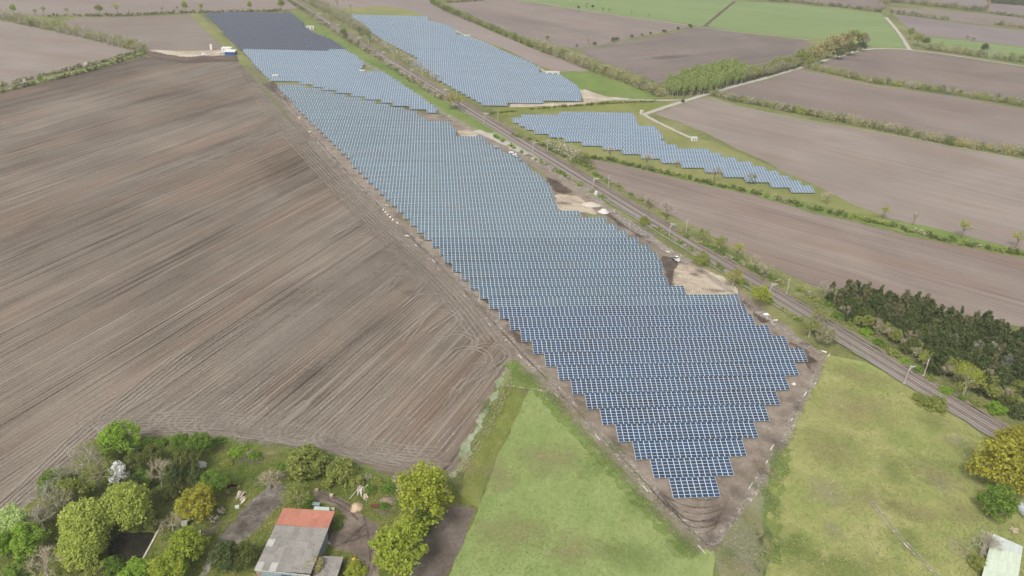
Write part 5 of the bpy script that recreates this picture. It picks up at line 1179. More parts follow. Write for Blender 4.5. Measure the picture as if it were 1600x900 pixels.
for i, (x, y, r, k, l) in enumerate([(1256,88,13,'olive_round','leftmost big olive tree along the pale road'),(1275,84,14,'tan_round','big tan tree above the pale road, second from the left'),(1290,76,15,'tan_round','broad tan tree in the middle of the big trees on the road'),(1306,66,15,'tan_round','tall tan tree in the big group, pale crown'),(1322,62,14,'tan_round','tan tree just right of the tallest pale crown'),(1335,58,14,'olive_round','olive big tree near the right end of the road group'),(1350,60,12,'scrub_round','grey right end tree of the big road group'),(1268,96,9,'olive_round','small olive tree under the leftmost big trees'),(1310,82,10,'olive_dark','dark undergrowth tree beneath the broad tan tree'),(1330,76,10,'olive_dark','dark undergrowth tree beneath the right end group'),(1346,71,8,'dark_round','dark low tree at the road bend')]):
    T('tree', k, x, y, r, l, asp=0.85, clear=1.0, lod='mid', variant=i % 4)

# ---- tufts of grass and weeds: nobody could count them
def tufts(name, px, n, size, mats, seed, clump=0.6, hgt=0.35, label=None, excl=()):
    rng = np.random.default_rng(seed); P = np.array([gp(*p) for p in px]); lo, hi = P.min(0), P.max(0)
    def inside(Q, P=P):
        r = np.zeros(len(Q), bool)
        for (x0, y0), (x1, y1) in zip(P, np.roll(P, -1, 0)):
            c = ((y0 <= Q[:, 1]) != (y1 <= Q[:, 1])); t = (Q[:, 1] - y0) / np.where(y1 == y0, 1e-9, y1 - y0)
            r ^= c & (Q[:, 0] < x0 + t * (x1 - x0))
        return r
    C = rng.uniform(lo, hi, (n // 12 * 3, 2)); C = C[inside(C)]
    k = rng.integers(0, len(C), int(n * clump)); A = C[k] + rng.normal(size=(len(k), 2)) * rng.uniform(0.5, 2.2, (len(k), 1))
    Bq = rng.uniform(lo, hi, (int(n * (1 - clump) * 2), 2)); Q = np.concatenate([A, Bq]); Q = Q[inside(Q)]
    for e in excl: Q = Q[~inside(Q, np.array([gp(*p) for p in e]))]
    N = len(Q); s = size * rng.uniform(0.4, 1.3, (N, 1)); a = rng.uniform(0, 6.28, N)
    t = np.stack([np.cos(a), np.sin(a), rng.normal(0, .12, N)], 1); b = np.stack([-np.sin(a) * .6, np.cos(a) * .6, rng.uniform(.05, .4, N)], 1)
    c = np.concatenate([Q, rng.uniform(0.35, 0.35 + hgt, (N, 1))], 1)
    V = np.stack([c - t * s * .5, c + b * s * .5, c + t * s * .5, c - b * s * .4], 1); V[:, :, 2] = np.maximum(V[:, :, 2], 0.3); V = V.reshape(-1, 3)
    ck = np.concatenate([k % len(mats), rng.integers(0, len(mats), len(Bq))])[:0] if False else None
    # shade follows clumps so that neighbours match
    g_ = (np.sin(Q[:, 0] * .23 + seed) + np.sin(Q[:, 1] * .19 + 2 * seed) + rng.normal(0, .7, N)); mi = np.digitize(g_, np.quantile(g_, np.linspace(0, 1, len(mats) + 1)[1:-1]))
    o = link(name, quads_mesh(name, V, np.arange(len(V)).reshape(-1, 4), [LF[m] for m in mats], mi)); o['kind'] = 'stuff'
    if label: o['label'] = label
LK = LEAFK
LEAFK = 1.0
LF['tg1'] = leaf('tuft_green', (0.15, 0.20, 0.05), (0.215, 0.265, 0.085), (0.27, 0.31, 0.12), 0.25)
LF['tg2'] = leaf('tuft_olive', (0.20, 0.215, 0.065), (0.275, 0.275, 0.10), (0.34, 0.33, 0.15), 0.25)
LF['tg3'] = leaf('tuft_straw', (0.29, 0.265, 0.13), (0.37, 0.335, 0.185), (0.44, 0.40, 0.25), 0.25)
LF['tg4'] = leaf('tuft_dark', (0.07, 0.115, 0.02), (0.12, 0.17, 0.036), (0.18, 0.215, 0.06), 0.25)
LF['clod'] = leaf('clod', (0.12, 0.094, 0.075), (0.21, 0.172, 0.138), (0.31, 0.265, 0.215), 0.0)
PONDX = [(164,866),(170,842),(190,830),(240,829),(250,836),(238,860),(218,880),(194,884)]
YARDX = [[(420,754),(442,750),(454,768),(420,808),(372,852),(342,842),(362,816)], [(484,766),(545,784),(596,818),(598,900),(545,905),(560,870),(508,850),(514,822),(535,800),(500,788)], PONDX]
tufts('grass_tufts', [(1292,556),(1420,594),(1540,684),(1600,720),(1640,960),(1198,960),(1206,740),(1248,645)], 24000, 0.42, ['tg1', 'tg2', 'tg3', 'tg2'], 1, 0.7, 0.12)
tufts('grass_tufts', [(806,560),(868,610),(930,670),(1010,754),(1108,862),(1112,960),(680,960),(708,880),(750,790),(725,750),(775,640)], 18000, 0.36, ['tg1', 'tg2', 'tg1'], 2, 0.6, 0.1)
tufts('grass_tufts', [(155,688),(320,684),(460,700),(590,741),(640,753),(640,790),(600,960),(-20,960),(-10,860),(110,726)], 22000, 0.45, ['tg4', 'tg1', 'tg4', 'tg2'], 3, 0.75, 0.2, None, YARDX)
tufts('grass_tufts', [(800,560),(786,604),(745,686),(704,748),(716,752),(760,690),(800,610)], 4000, 0.4, ['tg3', 'tg1', 'tg3'], 4, 0.7)
tufts('grass_tufts', [(1284,572),(1248,645),(1206,740),(1196,960),(1120,960),(1114,862),(1182,776)], 4000, 0.36, ['tg2', 'tg3', 'tg1'], 5, 0.5, 0.1)
tufts('grass_tufts', [(960,318),(1060,384),(1180,462),(1290,536),(1420,592),(1404,566),(1280,512),(1170,446),(1080,390),(1000,342)], 8000, 0.5, ['tg1', 'tg2', 'tg4'], 6, 0.75)
tufts('grass_tufts', [(930,276),(1040,346),(1160,420),(1280,492),(1400,562),(1520,632),(1540,628),(1420,556),(1300,478),(1180,410),(1050,344),(940,274)], 8000, 0.5, ['tg1', 'tg2', 'tg4'], 7, 0.75)
tufts('soil_clods', [(440,158),(520,262),(680,412),(795,540),(1040,784),(1112,860),(1180,772),(1290,560),(1262,566),(1170,736),(1130,782),(1060,784),(990,702),(800,520),(690,402),(520,240)], 5000, 0.4, ['clod'], 8, 0.7, 0.1)
LEAFK = LK
# ================================================================== FARM BUILDINGS
def corr(name, w, l, n, amp, mats, t=0.02, seed=0):
    """one corrugated sheet, w across (x), l down (y), origin at its corner"""
    V = []; F = []
    for i in range(n * 2 + 1):
        x = w * i / (n * 2); z = amp * (1 if i % 2 else -1)
        V += [(x, 0, z), (x, l, z)]
    for i in range(n * 2): F.append((2*i, 2*i + 2, 2*i + 3, 2*i + 1))
    return quads_mesh(name, V, F, mats)
def sheet_mat(name, c, spots, dark, seed=0):
    m = NT(name); n1 = m.noise(m.pos(0, (1, 1, 1), (seed, 0, 0)), 0.9, 5, 0.7); n2 = m.noise(m.pos(0, (1, 1, 1), (0, seed, 0)), 1.7, 5, 0.8)
    oi = m.n('ShaderNodeObjectInfo')
    f = m.math('MULTIPLY_ADD', oi.outputs['Random'], 0.3, m.math('MULTIPLY', n1, 0.7))
    col = m.ramp(f, [(0.2, dark), (0.5, c), (0.85, tuple(min(1, x * 1.18) for x in c))])
    col = m.mix(m.mr(n2, 0.52, 0.68, 0, 0.75), col, spots)
    m.bsdf(col, 0.85, 0.2); return m.mat
M_fibre = sheet_mat('fibre_cement', (0.255, 0.24, 0.215), (0.10, 0.095, 0.075), (0.17, 0.16, 0.145), 3)
M_fibrep = sheet_mat('fibre_cement_pale', (0.40, 0.39, 0.36), (0.25, 0.24, 0.21), (0.31, 0.30, 0.27), 5)
M_redroof = sheet_mat('red_metal', (0.39, 0.165, 0.112), (0.29, 0.125, 0.09), (0.32, 0.132, 0.092), 7)
M_wall = plain('wall_sheet_blue_grey', (0.24, 0.30, 0.32), 0.7, 0.3, 0, 0.2)
M_walld = plain('wall_dark_boards', (0.09, 0.08, 0.07), 0.9, 0.1, 0, 0.25)
M_doorb = plain('door_blue', (0.05, 0.10, 0.19), 0.6, 0.3, 0, 0.2)
M_brick = plain('wall_brick', (0.30, 0.19, 0.14), 0.9, 0.1, 0, 0.25)
M_green = sheet_mat('pale_green_sheet', (0.50, 0.56, 0.44), (0.46, 0.50, 0.41), (0.44, 0.50, 0.40), 9)
M_green2 = sheet_mat('pale_grey_sheet', (0.47, 0.51, 0.46), (0.43, 0.47, 0.42), (0.43, 0.47, 0.42), 10)
M_greenr = sheet_mat('green_sheet', (0.42, 0.52, 0.44), (0.35, 0.42, 0.36), (0.36, 0.44, 0.38), 11)
M_wood = plain('wood_pale', (0.46, 0.37, 0.27), 0.85, 0.15, 0, 0.25, 3)
M_woodw = plain('wood_bleached', (0.56, 0.51, 0.42), 0.85, 0.15, 0, 0.2, 3)
M_woodp = plain('post_pale', (0.62, 0.60, 0.54), 0.8, 0.2, 0, 0.1)
M_dark = plain('dark_rubber', (0.025, 0.025, 0.027), 0.7, 0.3)
M_glass = plain('window_glass', (0.03, 0.04, 0.05), 0.08, 0.6)
M_grey = plain('grey_paint', (0.25, 0.26, 0.27), 0.5, 0.4)
M_blue = plain('blue_paint', (0.03, 0.11, 0.30), 0.45, 0.4)
M_tarp = plain('tarpaulin', (0.52, 0.50, 0.45), 0.8, 0.2, 0, 0.15)
M_tan = plain('sawdust', (0.48, 0.36, 0.24), 0.95, 0.1, 0, 0.15)
M_rust = plain('rust_brown', (0.13, 0.05, 0.035), 0.85, 0.2, 0, 0.25)

def local_frame(sw, se, z):
    a = np.array(gp(*sw, z)); b = np.array(gp(*se, z)); d = b - a
    return a, math.atan2(d[1], d[0]), float(np.hypot(*d))
# barn: roof corners surveyed at eave height
ZE, ZR = 4.3, 4.9
nw = np.array(gp(436, 794, ZE)); ne = np.array(gp(515.7, 799, ZR)); sw = np.array(gp(397, 890.6, ZE)); se = np.array(gp(485.8, 897, ZR))
ang = math.atan2(*(ne - nw)[::-1]); W = float(np.hypot(*(ne - nw)) + np.hypot(*(se - sw))) / 2
ax = np.array([math.cos(ang), math.sin(ang)]); ay = np.array([-ax[1], ax[0]])
Lb = float((nw - sw) @ ay)
barn = empty('barn', (sw[0], sw[1], 0), ang); tag(barn, 'long barn with grey fibre cement roof and red metal roof end', 'barn')
# roof leans: shear of the walls is ignored, the plan is a rectangle with its long side along ay
sk = float((nw - sw) @ ax)
wl = MB(); wl.box((0.3, Lb / 2, ZE / 2 - 0.1), (0.2, Lb - 0.5, ZE - 0.2)); wl.build('wall', M_walld, barn)
wl = MB(); wl.box((W - 0.45, Lb / 2, ZR / 2 - 0.12), (0.2, Lb - 0.5, ZR - 0.24)); east = wl.build('wall', M_walld, barn)
wl = MB(); wl.box((W / 2 - 0.08, 0.3, ZE / 2 - 0.1), (W - 0.76, 0.2, ZE - 0.2)); south = wl.build('wall', M_wall, barn)
wl = MB(); wl.box((W / 2 - 0.08, Lb - 0.3, ZE / 2 - 0.1), (W - 0.76, 0.2, ZE - 0.2)); wl.build('wall', M_brick, barn)
for i, (y, l, m) in enumerate([(0.25*Lb, 2.2, M_wall), (0.38*Lb, 2.4, M_wall), (0.53*Lb, 3.0, M_wall), (0.66*Lb, 2.0, M_wall)]):
    d = MB(); d.box((W - 0.31, y, 1.9), (0.08, l, 3.6)); dd = d.build('door', m, barn)
    d = MB(); d.box((W - 0.24, y + l*0.4, 1.6), (0.05, 0.06, 0.5)); d.build('handle', M_dark, dd)
for x, l, m in ((0.9, 1.0, M_brick), (W*0.32, W*0.22, M_wall), (W*0.55, W*0.18, M_doorb), (W*0.8, W*0.24, M_wall)):
    d = MB(); d.box((x, 0.17, 1.75), (l, 0.07, 3.4)); d.build('door', m, barn)
roof = empty('roof', (0, 0, 0), 0, barn)
tl = math.atan2(ZR - ZE, W)
def rz_(x): return ZE + (ZR - ZE) * x / W
nx, ny_g, ny_r = 8, 6, 2
Lr = 0.285 * Lb; Lg = Lb - Lr
sw_ = W / nx; lg = Lg / ny_g; lr = Lr / ny_r
me_g = corr('roof_sheet', sw_ + 0.05, lg + 0.12, 6, 0.035, [M_fibre]); me_gp = corr('roof_sheet', sw_ + 0.05, lg + 0.12, 6, 0.035, [M_fibrep]); me_r = corr('red_roof_sheet', sw_ + 0.03, lr + 0.1, 4, 0.03, [M_redroof])
rr = random.Random(3)
for j in range(ny_g):
    for i in range(nx):
        pale = (i == 0 and j in (0, 3)) or (i == 2 and j == 0)
        o = link('roof_sheet', me_gp if pale else me_g, roof, (i * sw_, j * lg, rz_(i * sw_) + 0.06 + 0.012 * (i % 2)), (0.012 + rr.uniform(-.004, .004), -tl, 0))
for j in range(ny_r):
    for i in range(nx):
        link('red_roof_sheet', me_r, roof, (i * sw_, Lg + j * lr, rz_(i * sw_) + 0.14 + 0.01 * (i % 2)), (0.010, -tl, 0))
d = MB(); d.box((W / 2, Lg + 0.05, (ZE + ZR) / 2 + 0.22), (0.01 + W, 0.3, 0.06)); 
g_ = d.build('ridge_cap', M_redroof, roof); g_.rotation_euler = (0, 0, 0)
b = MB(); b.box((W / 2, 0.02, ZE - 0.02), (W - 0.2, 0.06, 0.22)); b.build('fascia', M_woodw, barn)
b = MB(); b.box((W - 0.04, Lb / 2, ZR - 0.06), (0.06, Lb - 0.1, 0.2)); b.build('fascia', M_woodw, barn)

def shed(name, label, corners, z, mats, wallm, n=4, cat='shed', nl=1):
    """low flat roofed building from its four surveyed roof corners nw, ne, se, sw"""
    P = [np.array(gp(*c, z)) for c in corners]; o = P[3]; r = empty(name, (o[0], o[1], 0)); tag(r, label, cat)
    Q = [p - o for p in P]; c = sum(Q) / 4
    w_ = MB()
    I = [c + (q - c) * 0.95 for q in Q]
    for a, b_ in ((0, 1), (1, 2), (2, 3), (3, 0)):
        w_.face([(*I[b_], 0), (*I[a], 0), (*I[a], z - 0.1), (*I[b_], z - 0.1)])
    w_.build('wall', wallm, r)
    rf = empty('roof', (0, 0, 0), 0, r)
    for i in range(n):
        for j in range(nl):
            m = MB(); t0, t1 = i / n + 0.001, (i + 1) / n - 0.001; s0, s1 = j / nl + 0.001, (j + 1) / nl - 0.001
            def at(t, s): return (Q[0] * (1-t) + Q[1] * t) * (1 - s) + (Q[3] * (1-t) + Q[2] * t) * s
            p = [at(t0, s1), at(t1, s1), at(t1, s0), at(t0, s0)]; zz = z + 0.006 * (i % 2) - 0.008 * j
            m.face([(*q, zz) for q in p])
            for a, b_ in ((0, 1), (1, 2), (2, 3), (3, 0)): m.face([(*p[a], zz - 0.1), (*p[b_], zz - 0.1), (*p[b_], zz), (*p[a], zz)])
            m.build('roof_sheet', mats[(i + j) % len(mats)] if not isinstance(mats, dict) else mats[j], rf)
    return r
shed('barn_annex', 'low grey roofed annex against the right side of the barn', [(497, 868), (537, 870), (527, 900), (489, 900)], 2.6, [M_fibre], M_walld, 5, 'annex', 3)
shed('garden_shed', 'small pale green roofed lean-to behind the red barn roof', [(491.5, 791), (514.5, 792.5), (514.5, 799), (489, 798)], 2.6, [M_greenr], M_walld, 4)
shed('garden_shed', 'pale green roofed shed in the lower right corner', [(1551.8, 833.6), (1598.6, 853.8), (1590, 910), (1531, 912)], 3.0, {0: M_green2, 1: M_green, 2: M_green, 3: M_green}, M_walld, 8, 'shed', 4)
shed('tarpaulin_shelter', 'small blue grey shelter behind the pale green lean-to', [(489, 784), (500, 785), (499, 790), (487, 789)], 1.6, [M_wall], M_walld, 2, 'shelter')
# water tank at right border
X, Y = gp(1597, 803); r = empty('water_tank', (X, Y, 0)); tag(r, 'grey rounded tank at the right border behind the round dark tree', 'tank')
m = MB()
for k in range(8): m.tube((0, -2.2 + k*.55, 1.3), (0, -1.65 + k*.55, 1.3), 1.25 if 0 < k < 8 else 0.9, 1.25 if k < 7 else 0.9, 14)
m.build('tank_body', plain('tank_grey', (0.42, 0.45, 0.48), 0.5, 0.4), r, True)
m = MB(); m.box((0, -1.3, 0.25), (1.8, 0.3, 0.5)); m.box((0, 1.3, 0.25), (1.8, 0.3, 0.5)); m.build('cradle', M_walld, r)

# ------------------------------------------------------------------ small things on the farm plot
def mound(name, px, rx, ry, h, mat, label, cat, seed=1, n=14, rings=4):
    X, Y = gp(*px); rg = random.Random(seed); V = [(0, 0, h)]; F = []
    me = bpy.data.meshes.new(name)
    for k in range(1, rings + 1):
        t = k / rings
        for i in range(n):
            a = 2 * math.pi * i / n; s = t * rg.uniform(0.88, 1.12)
            V.append((rx * s * math.cos(a), ry * s * math.sin(a), max(0, h * (1 - t ** 1.5)) * rg.uniform(0.8, 1.15) if k < rings else 0.0))
    for i in range(n): F.append((0, 1 + i, 1 + (i + 1) % n))
    for k in range(rings - 1):
        for i in range(n):
            a, b_ = 1 + k * n + i, 1 + k * n + (i + 1) % n; F.append((a, a + n, b_ + n, b_))
    me.from_pydata(V, [], F); me.materials.append(mat); me.polygons.foreach_set('use_smooth', [True] * len(F)); me.update()
    o = link(name, me, None, (X, Y, 0.2)); tag(o, label, cat); return o
mound('sawdust_heap', (557, 794), 1.7, 1.9, 1.3, M_tan, 'pale orange heap of wood chips below the pole pile', 'heap', 4)
mound('tarpaulin_heap', (313, 727), 2.0, 1.4, 1.2, M_tarp, 'pale tarpaulin covered heap beside the dark evergreens', 'heap', 5)
mound('brush_heap', (605, 784), 2.2, 1.8, 0.9, plain('brushwood', (0.25, 0.19, 0.15), 0.95, 0.1, 0, 0.3), 'brown brushwood heap left of the large yellow green tree', 'heap', 6)
mound('dung_heap', (380, 708), 3.2, 1.6, 0.6, plain('brushwood_red', (0.26, 0.19, 0.14), 0.95, 0.1, 0, 0.3), 'low brown brush heap on the rough strip above the lawn', 'heap', 7)
def poles(name, px, items, mat, label, cat, part='pole'):
    X, Y = gp(*px); r = empty(name, (X, Y, 0.2)); tag(r, label, cat)
    for (p, q, rad) in items:
        m = MB(); m.tube(p, q, rad, rad * 0.85, 6); m.build(part, mat, r)
    return r
rr = random.Random(12)
poles('pole_pile', (568, 772), [((rr.uniform(-1.5, .5), rr.uniform(-2, 0), 0.15 + .1*i), (rr.uniform(-2.6, 2.2), rr.uniform(1.2, 3.4), rr.uniform(.4, 1.2)), rr.uniform(.10, .17)) for i in range(8)] + [((-3.2, -2.3, .15), (-1.4, 2.6, .2), .13)], M_woodw, 'pile of bleached poles beside the wood chip heap', 'poles')
poles('plank', (460, 736), [((-1.7, 0.6, 0.25), (1.7, -0.6, 0.25), 0.2)], M_woodw, 'single white beam at the foot of the broad field edge bush', 'beam', 'beam')
P1, P2_ = gp(249, 828), gp(221, 880); 
r = empty('plank', (P1[0], P1[1], 0.15)); tag(r, 'long pale board along the right bank of the pond', 'board')
m = MB(); m.tube((0, 0, 0.12), (P2_[0]-P1[0], P2_[1]-P1[1], 0.12), 0.28, 0.28, 6); m.build('board', M_woodw, r)
def planks_pile(px, label, n=9, w=2.6, seed=1, mat=None):
    X, Y = gp(*px); r = empty('wood_pile', (X, Y, 0.18), random.uniform(0, 3)); tag(r, label, 'wood pile'); q = random.Random(seed)
    for i in range(n):
        m = MB(); m.box((q.uniform(-.6, .6), q.uniform(-.7, .7), 0.08 + 0.07 * i), (w * q.uniform(.5, 1), q.uniform(.15, .5), 0.06), q.uniform(-.5, .5)); m.build('plank', mat or (M_wood if i % 3 else M_woodw), r)
planks_pile((376, 776), 'untidy pile of pale boards inside the straw edged pit', 12, 2.6, 1)
planks_pile((379, 784), 'smaller heap of bleached boards below the untidy pile', 7, 2.2, 2)
planks_pile((346, 800), 'stack of short brown boards right of the golden tree', 8, 1.8, 3)
planks_pile((519, 815), 'white frames leaning by the right barn wall', 4, 1.6, 4, M_woodw)
planks_pile((511, 853), 'white boards lying at the front right barn wall', 4, 1.6, 5, M_woodw)
planks_pile((572, 779), 'loose splintered planks around the pole pile', 9, 2.0, 6, M_wood)
planks_pile((1584, 831), 'pinkish rubble boards behind the pale green shed', 9, 2.4, 8, M_wood)
m = MB()
for k in range(12):
    a = math.radians(200 - k * 13); p = gp(366 + 11 * math.cos(a) , 768 - 7 * math.sin(a)); m.box((p[0], p[1], 0.35), (1.0, 0.9, 0.5), a)
tag(m.build('straw_wall', plain('straw', (0.40, 0.31, 0.15), 0.95, 0.1, 0, 0.25)), 'curved low straw wall round the untidy board pile', 'straw wall')
def crate(px, d, mat, label, cat='crate', name='crate', rz=0.3):
    X, Y = gp(*px); r = empty(name, (X, Y, 0.18), rz); tag(r, label, cat)
    m = MB(); m.box((0, 0, d[2] / 2), d); m.build('box', mat, r)
    m = MB(); m.box((0, 0, d[2] + 0.04), (d[0] * 1.06, d[1] * 1.06, 0.08)); m.build('lid', mat, r); return r
crate((586, 793), (2.0, 0.9, 0.6), M_rust, 'rust brown trough on the grass right of the wood chips', 'trough', 'trough', 0.05)
crate((495, 769), (0.9, 0.7, 0.8), M_wood, 'small tan box at the left edge of the curved drive', rz=0.5)
crate((518, 777), (0.9, 0.7, 0.8), M_wood, 'small tan box on the grass above the curved drive', rz=0.2)
crate((520, 799), (0.9, 0.8, 0.7), M_woodw, 'white box at the back right corner of the barn')
crate((289, 822), (1.3, 1.0, 1.2), M_white, 'white box in front of the dark drum below the golden tree')
crate((312, 836), (0.7, 0.7, 0.9), M_white, 'small white box right of the round lime green tree')
crate((371, 794), (1.0, 0.9, 0.4), M_tarp, 'pale round topped box below the board piles')
X, Y = gp(294, 819); m = MB(); m.tube((0, 0, 0), (0, 0, 1.1), 0.55, 0.55, 12); r = empty('drum', (X, Y, 0.18)); tag(r, 'dark drum beside the white box below the golden tree', 'drum'); m.build('drum_body', M_dark, r)
m = MB(); m.tube((0, 0, 1.1), (0, 0, 1.16), 0.58, 0.58, 12); m.build('drum_lid', M_grey, r)
X, Y = gp(335, 812); r = empty('fire_ring', (X, Y, 0.18)); tag(r, 'ring of stones around ash right of the golden tree', 'fire pit')
for k in range(10):
    m = MB(); a = k * .628; m.tube((math.cos(a), math.sin(a), 0), (math.cos(a), math.sin(a), .35), .28, .2, 6); m.build('stone', M_tarp if k % 3 else M_brick, r)
m = MB(); m.tube((0.2, 0.2, 0.02), (0.2, 0.2, .3), .45, .3, 7); m.build('ash', M_white, r)
crate((553, 879), (0.9, 0.7, 1.0), plain('yellow_plastic', (0.5, 0.36, 0.06), 0.6, 0.3), 'yellow box on the yellow flowering shrub side of the annex')

# ================================================================== THINGS ON THE BUILDING SITE
def van(px, heading, label, body, L=5.0, name='van', cat='van'):
    X, Y = gp(*px); r = empty(name, (X, Y, 0.15), heading); tag(r, label, cat)
    m = MB(); h = 2.0; w = 1.9
    prof = [(-L/2, .45), (L/2, .45), (L/2, 1.05), (L/2 - .9, 1.2), (L/2 - 1.7, h), (-L/2 + .1, h), (-L/2, 1.2)]
    for s in (-1, 1): m.face([(x, s * w / 2 * (0.93 if z > 1.5 else 1), z) for x, z in (prof if s < 0 else prof[::-1])])
    for (a, b_) in zip(prof, prof[1:] + prof[:1]):
        wa, wb = [w / 2 * (0.93 if q[1] > 1.5 else 1) for q in (a, b_)]
        m.face([(a[0], wa, a[1]), (b_[0], wb, b_[1]), (b_[0], -wb, b_[1]), (a[0], -wa, a[1])])
    m.build('body', body, r)
    m = MB(); m.face([(L/2 - .93, .85, 1.27), (L/2 - .93, -.85, 1.27), (L/2 - 1.62, -.8, 1.93), (L/2 - 1.62, .8, 1.93)][::-1]); 
    for v in range(len(m.v)): m.v[v] = (m.v[v][0] + .04, m.v[v][1], m.v[v][2] + .04)
    m.build('windscreen', M_glass, r)
    for s in (-1, 1):
        m = MB(); m.box((L/2 - 2.2, s * 0.945, 1.5), (1.1, 0.04, 0.5)); m.box((-.6, s * 0.945, 1.5), (1.6, 0.04, 0.5)); m.build('side_window', M_glass, r)
        m = MB(); m.box((L/2 + .01, s * .65, .85), (.05, .35, .2)); m.build('headlight', M_white, r)
        for x in (-L/2 + .95, L/2 - 1.0):
            m = MB(); m.tube((x, s * .8, .36), (x, s * 1.0, .36), .36, .36, 12); wh = m.build('wheel', M_dark, r)
            m = MB(); m.tube((x, s * 1.0, .36), (x, s * 1.01, .36), .2, .2, 8); m.build('rim', M_steel, wh)
    return r
M_vgrey = plain('van_grey', (0.30, 0.34, 0.36), 0.35, 0.5, 0.2, 0.05)
van((775, 235), math.radians(-68), 'grey van parked at the panel edge left of two white vehicles', M_vgrey)
van((808, 250), math.radians(-55), 'grey van on the dirt track right of the white car', M_vgrey)
van((801, 243), math.radians(-10), 'white van beside the right grey van', M_white, 4.4)
van((322, 87), math.radians(10), 'white van on the sand pad left of the blue site cabin', M_white, 5.5)
van((347, 84), math.radians(190), 'pale van in front of the white toilet cabin', M_white, 5.5)
# small loader by the straw coloured sand
X, Y = gp(1057, 409); r = empty('compact_loader', (X, Y, 0.15), math.radians(120)); tag(r, 'small white construction loader with dark wheels beside the sand patch', 'loader')
m = MB(); m.box((-.5, 0, 1.0), (2.0, 1.5, 0.9)); m.box((-1.0, 0, 1.5), (0.9, 1.3, 0.5)); m.build('body', M_white, r)
m = MB(); m.box((.25, 0, 1.75), (1.0, 1.3, 1.0)); c = m.build('cab', M_glass, r); m = MB(); m.box((.25, 0, 2.3), (1.15, 1.4, 0.12)); m.build('cab_roof', M_white, c)
for s in (-1, 1):
    m = MB(); m.tube((.3, s*.62, 1.4), (1.9, s*.62, .7), .1, .1, 6); m.build('lift_arm', M_white, r)
    for x in (-1.0, .8):
        m = MB(); m.tube((x, s*.65, .5), (x, s*1.05, .5), .5, .5, 12); m.build('wheel', M_dark, r)
m = MB(); m.box((2.2, 0, .5), (.7, 1.8, .6)); m.build('bucket', M_dark, r)
# transformer stations
def station(px, d, label, rz=PSI):
    X, Y = gp(*px); r = empty('transformer_station', (X, Y, 0.1), rz); tag(r, label, 'transformer station', 'transformer stations of the solar park')
    m = MB(); m.box((0, 0, d[2] / 2), d); m.build('housing', M_white, r)
    m = MB(); m.box((0, 0, d[2] + .08), (d[0] + .3, d[1] + .3, .16)); m.build('roof', plain('station_roof', (0.62, 0.62, 0.6), .7, .2) if False else M_tarp, r)
    for x in (-d[0] * .22, d[0] * .22):
        m = MB(); m.box((x, -d[1] / 2 - .02, d[2] * .46), (d[0] * .3, .05, d[2] * .8)); m.build('door', M_grey, r)
station((485, 46), (7, 3, 3), 'white transformer station in the notch of the dark panel block')
station((730, 60), (6, 3, 3), 'white transformer station at the right edge of the second array')
station((863, 118.5), (11, 3.5, 3.2), 'long white transformer station at the sandy notch of the second array')
station((1084, 220), (3.6, 2.4, 2.2), 'white transformer station behind the middle of the diagonal array')
station((566, 114.5), (4, 3, 2.2), 'small white station in the notch of the pale rows')
station((431, 123), (4.5, 3, 2.6), 'white station at the left end of the stepped gap')
station((1002, 178), (2, 1.5, 2.4), 'tiny white cabinet at the end of the pale road by the diagonal array')
# blue and white site cabins on the sand pad
X, Y = gp(361, 85); r = empty('site_cabin', (X, Y, 0.1), PSI); tag(r, 'blue site cabin with white roof beside the dark earth bank', 'cabin')
m = MB(); m.box((0, 0, 1.4), (8, 9, 2.8)); m.build('wall', M_blue, r)
m = MB(); m.box((0, 0, 2.9), (8.3, 9.3, .2)); m.build('roof', M_white, r)
for x in (-2.4, 0, 2.4):
    m = MB(); m.box((x, -4.52, 1.6), (1.2, .06, 1.0)); m.build('window', M_glass, r)
X, Y = gp(355, 80); r = empty('site_cabin', (X, Y, 0.1), PSI); tag(r, 'white site cabin behind the blue cabin on the sand pad', 'cabin')
m = MB(); m.box((0, 0, 1.4), (8, 6, 2.8)); m.build('wall', M_white, r); m = MB(); m.box((0, 0, 2.9), (8.3, 6.3, .2)); m.build('roof', M_white, r)
m = MB(); m.box((-2, -3.02, 1.2), (1, .06, 2.0)); m.build('door', M_grey, r)
crate((330.5, 78), (1.8, 1.8, 4.4), M_woodp, 'tall narrow white silo at the back of the sand pad', 'silo', 'silo', PSI)
# dark earth bank
P = smooth_line([gp(*p) for p in ((230,83),(255,88),(283,93),(310,92.5),(340,91),(368,89.5))], 2); P = wob(P, 0, 2.0); V = []; rg = random.Random(4)
pr_ = [(-3.6, 0.05), (-1.8, 1.5), (0, 2.3), (1.6, 1.5), (3.0, 0.05)]
for i, (x, y) in enumerate(P):
    a = P[max(0, i-1)]; b_ = P[min(len(P)-1, i+1)]; d = math.hypot(b_[0]-a[0], b_[1]-a[1]); n_ = (-(b_[1]-a[1])/d, (b_[0]-a[0])/d)
    e = min(1, i / 3, (len(P) - 1 - i) / 3)
    for off, z in pr_: V.append((x + n_[0]*off + rg.gauss(0, .2), y + n_[1]*off + rg.gauss(0, .2), z * (0.3 + 0.7*e) * rg.uniform(.75, 1.2)))
F = [(5*i+k+1, 5*i+k, 5*(i+1)+k, 5*(i+1)+k+1) for i in range(len(P)-1) for k in range(4)]
o = link('earth_bank', quads_mesh('earth_bank', V, F, [S_dark])); o['kind'] = 'structure'
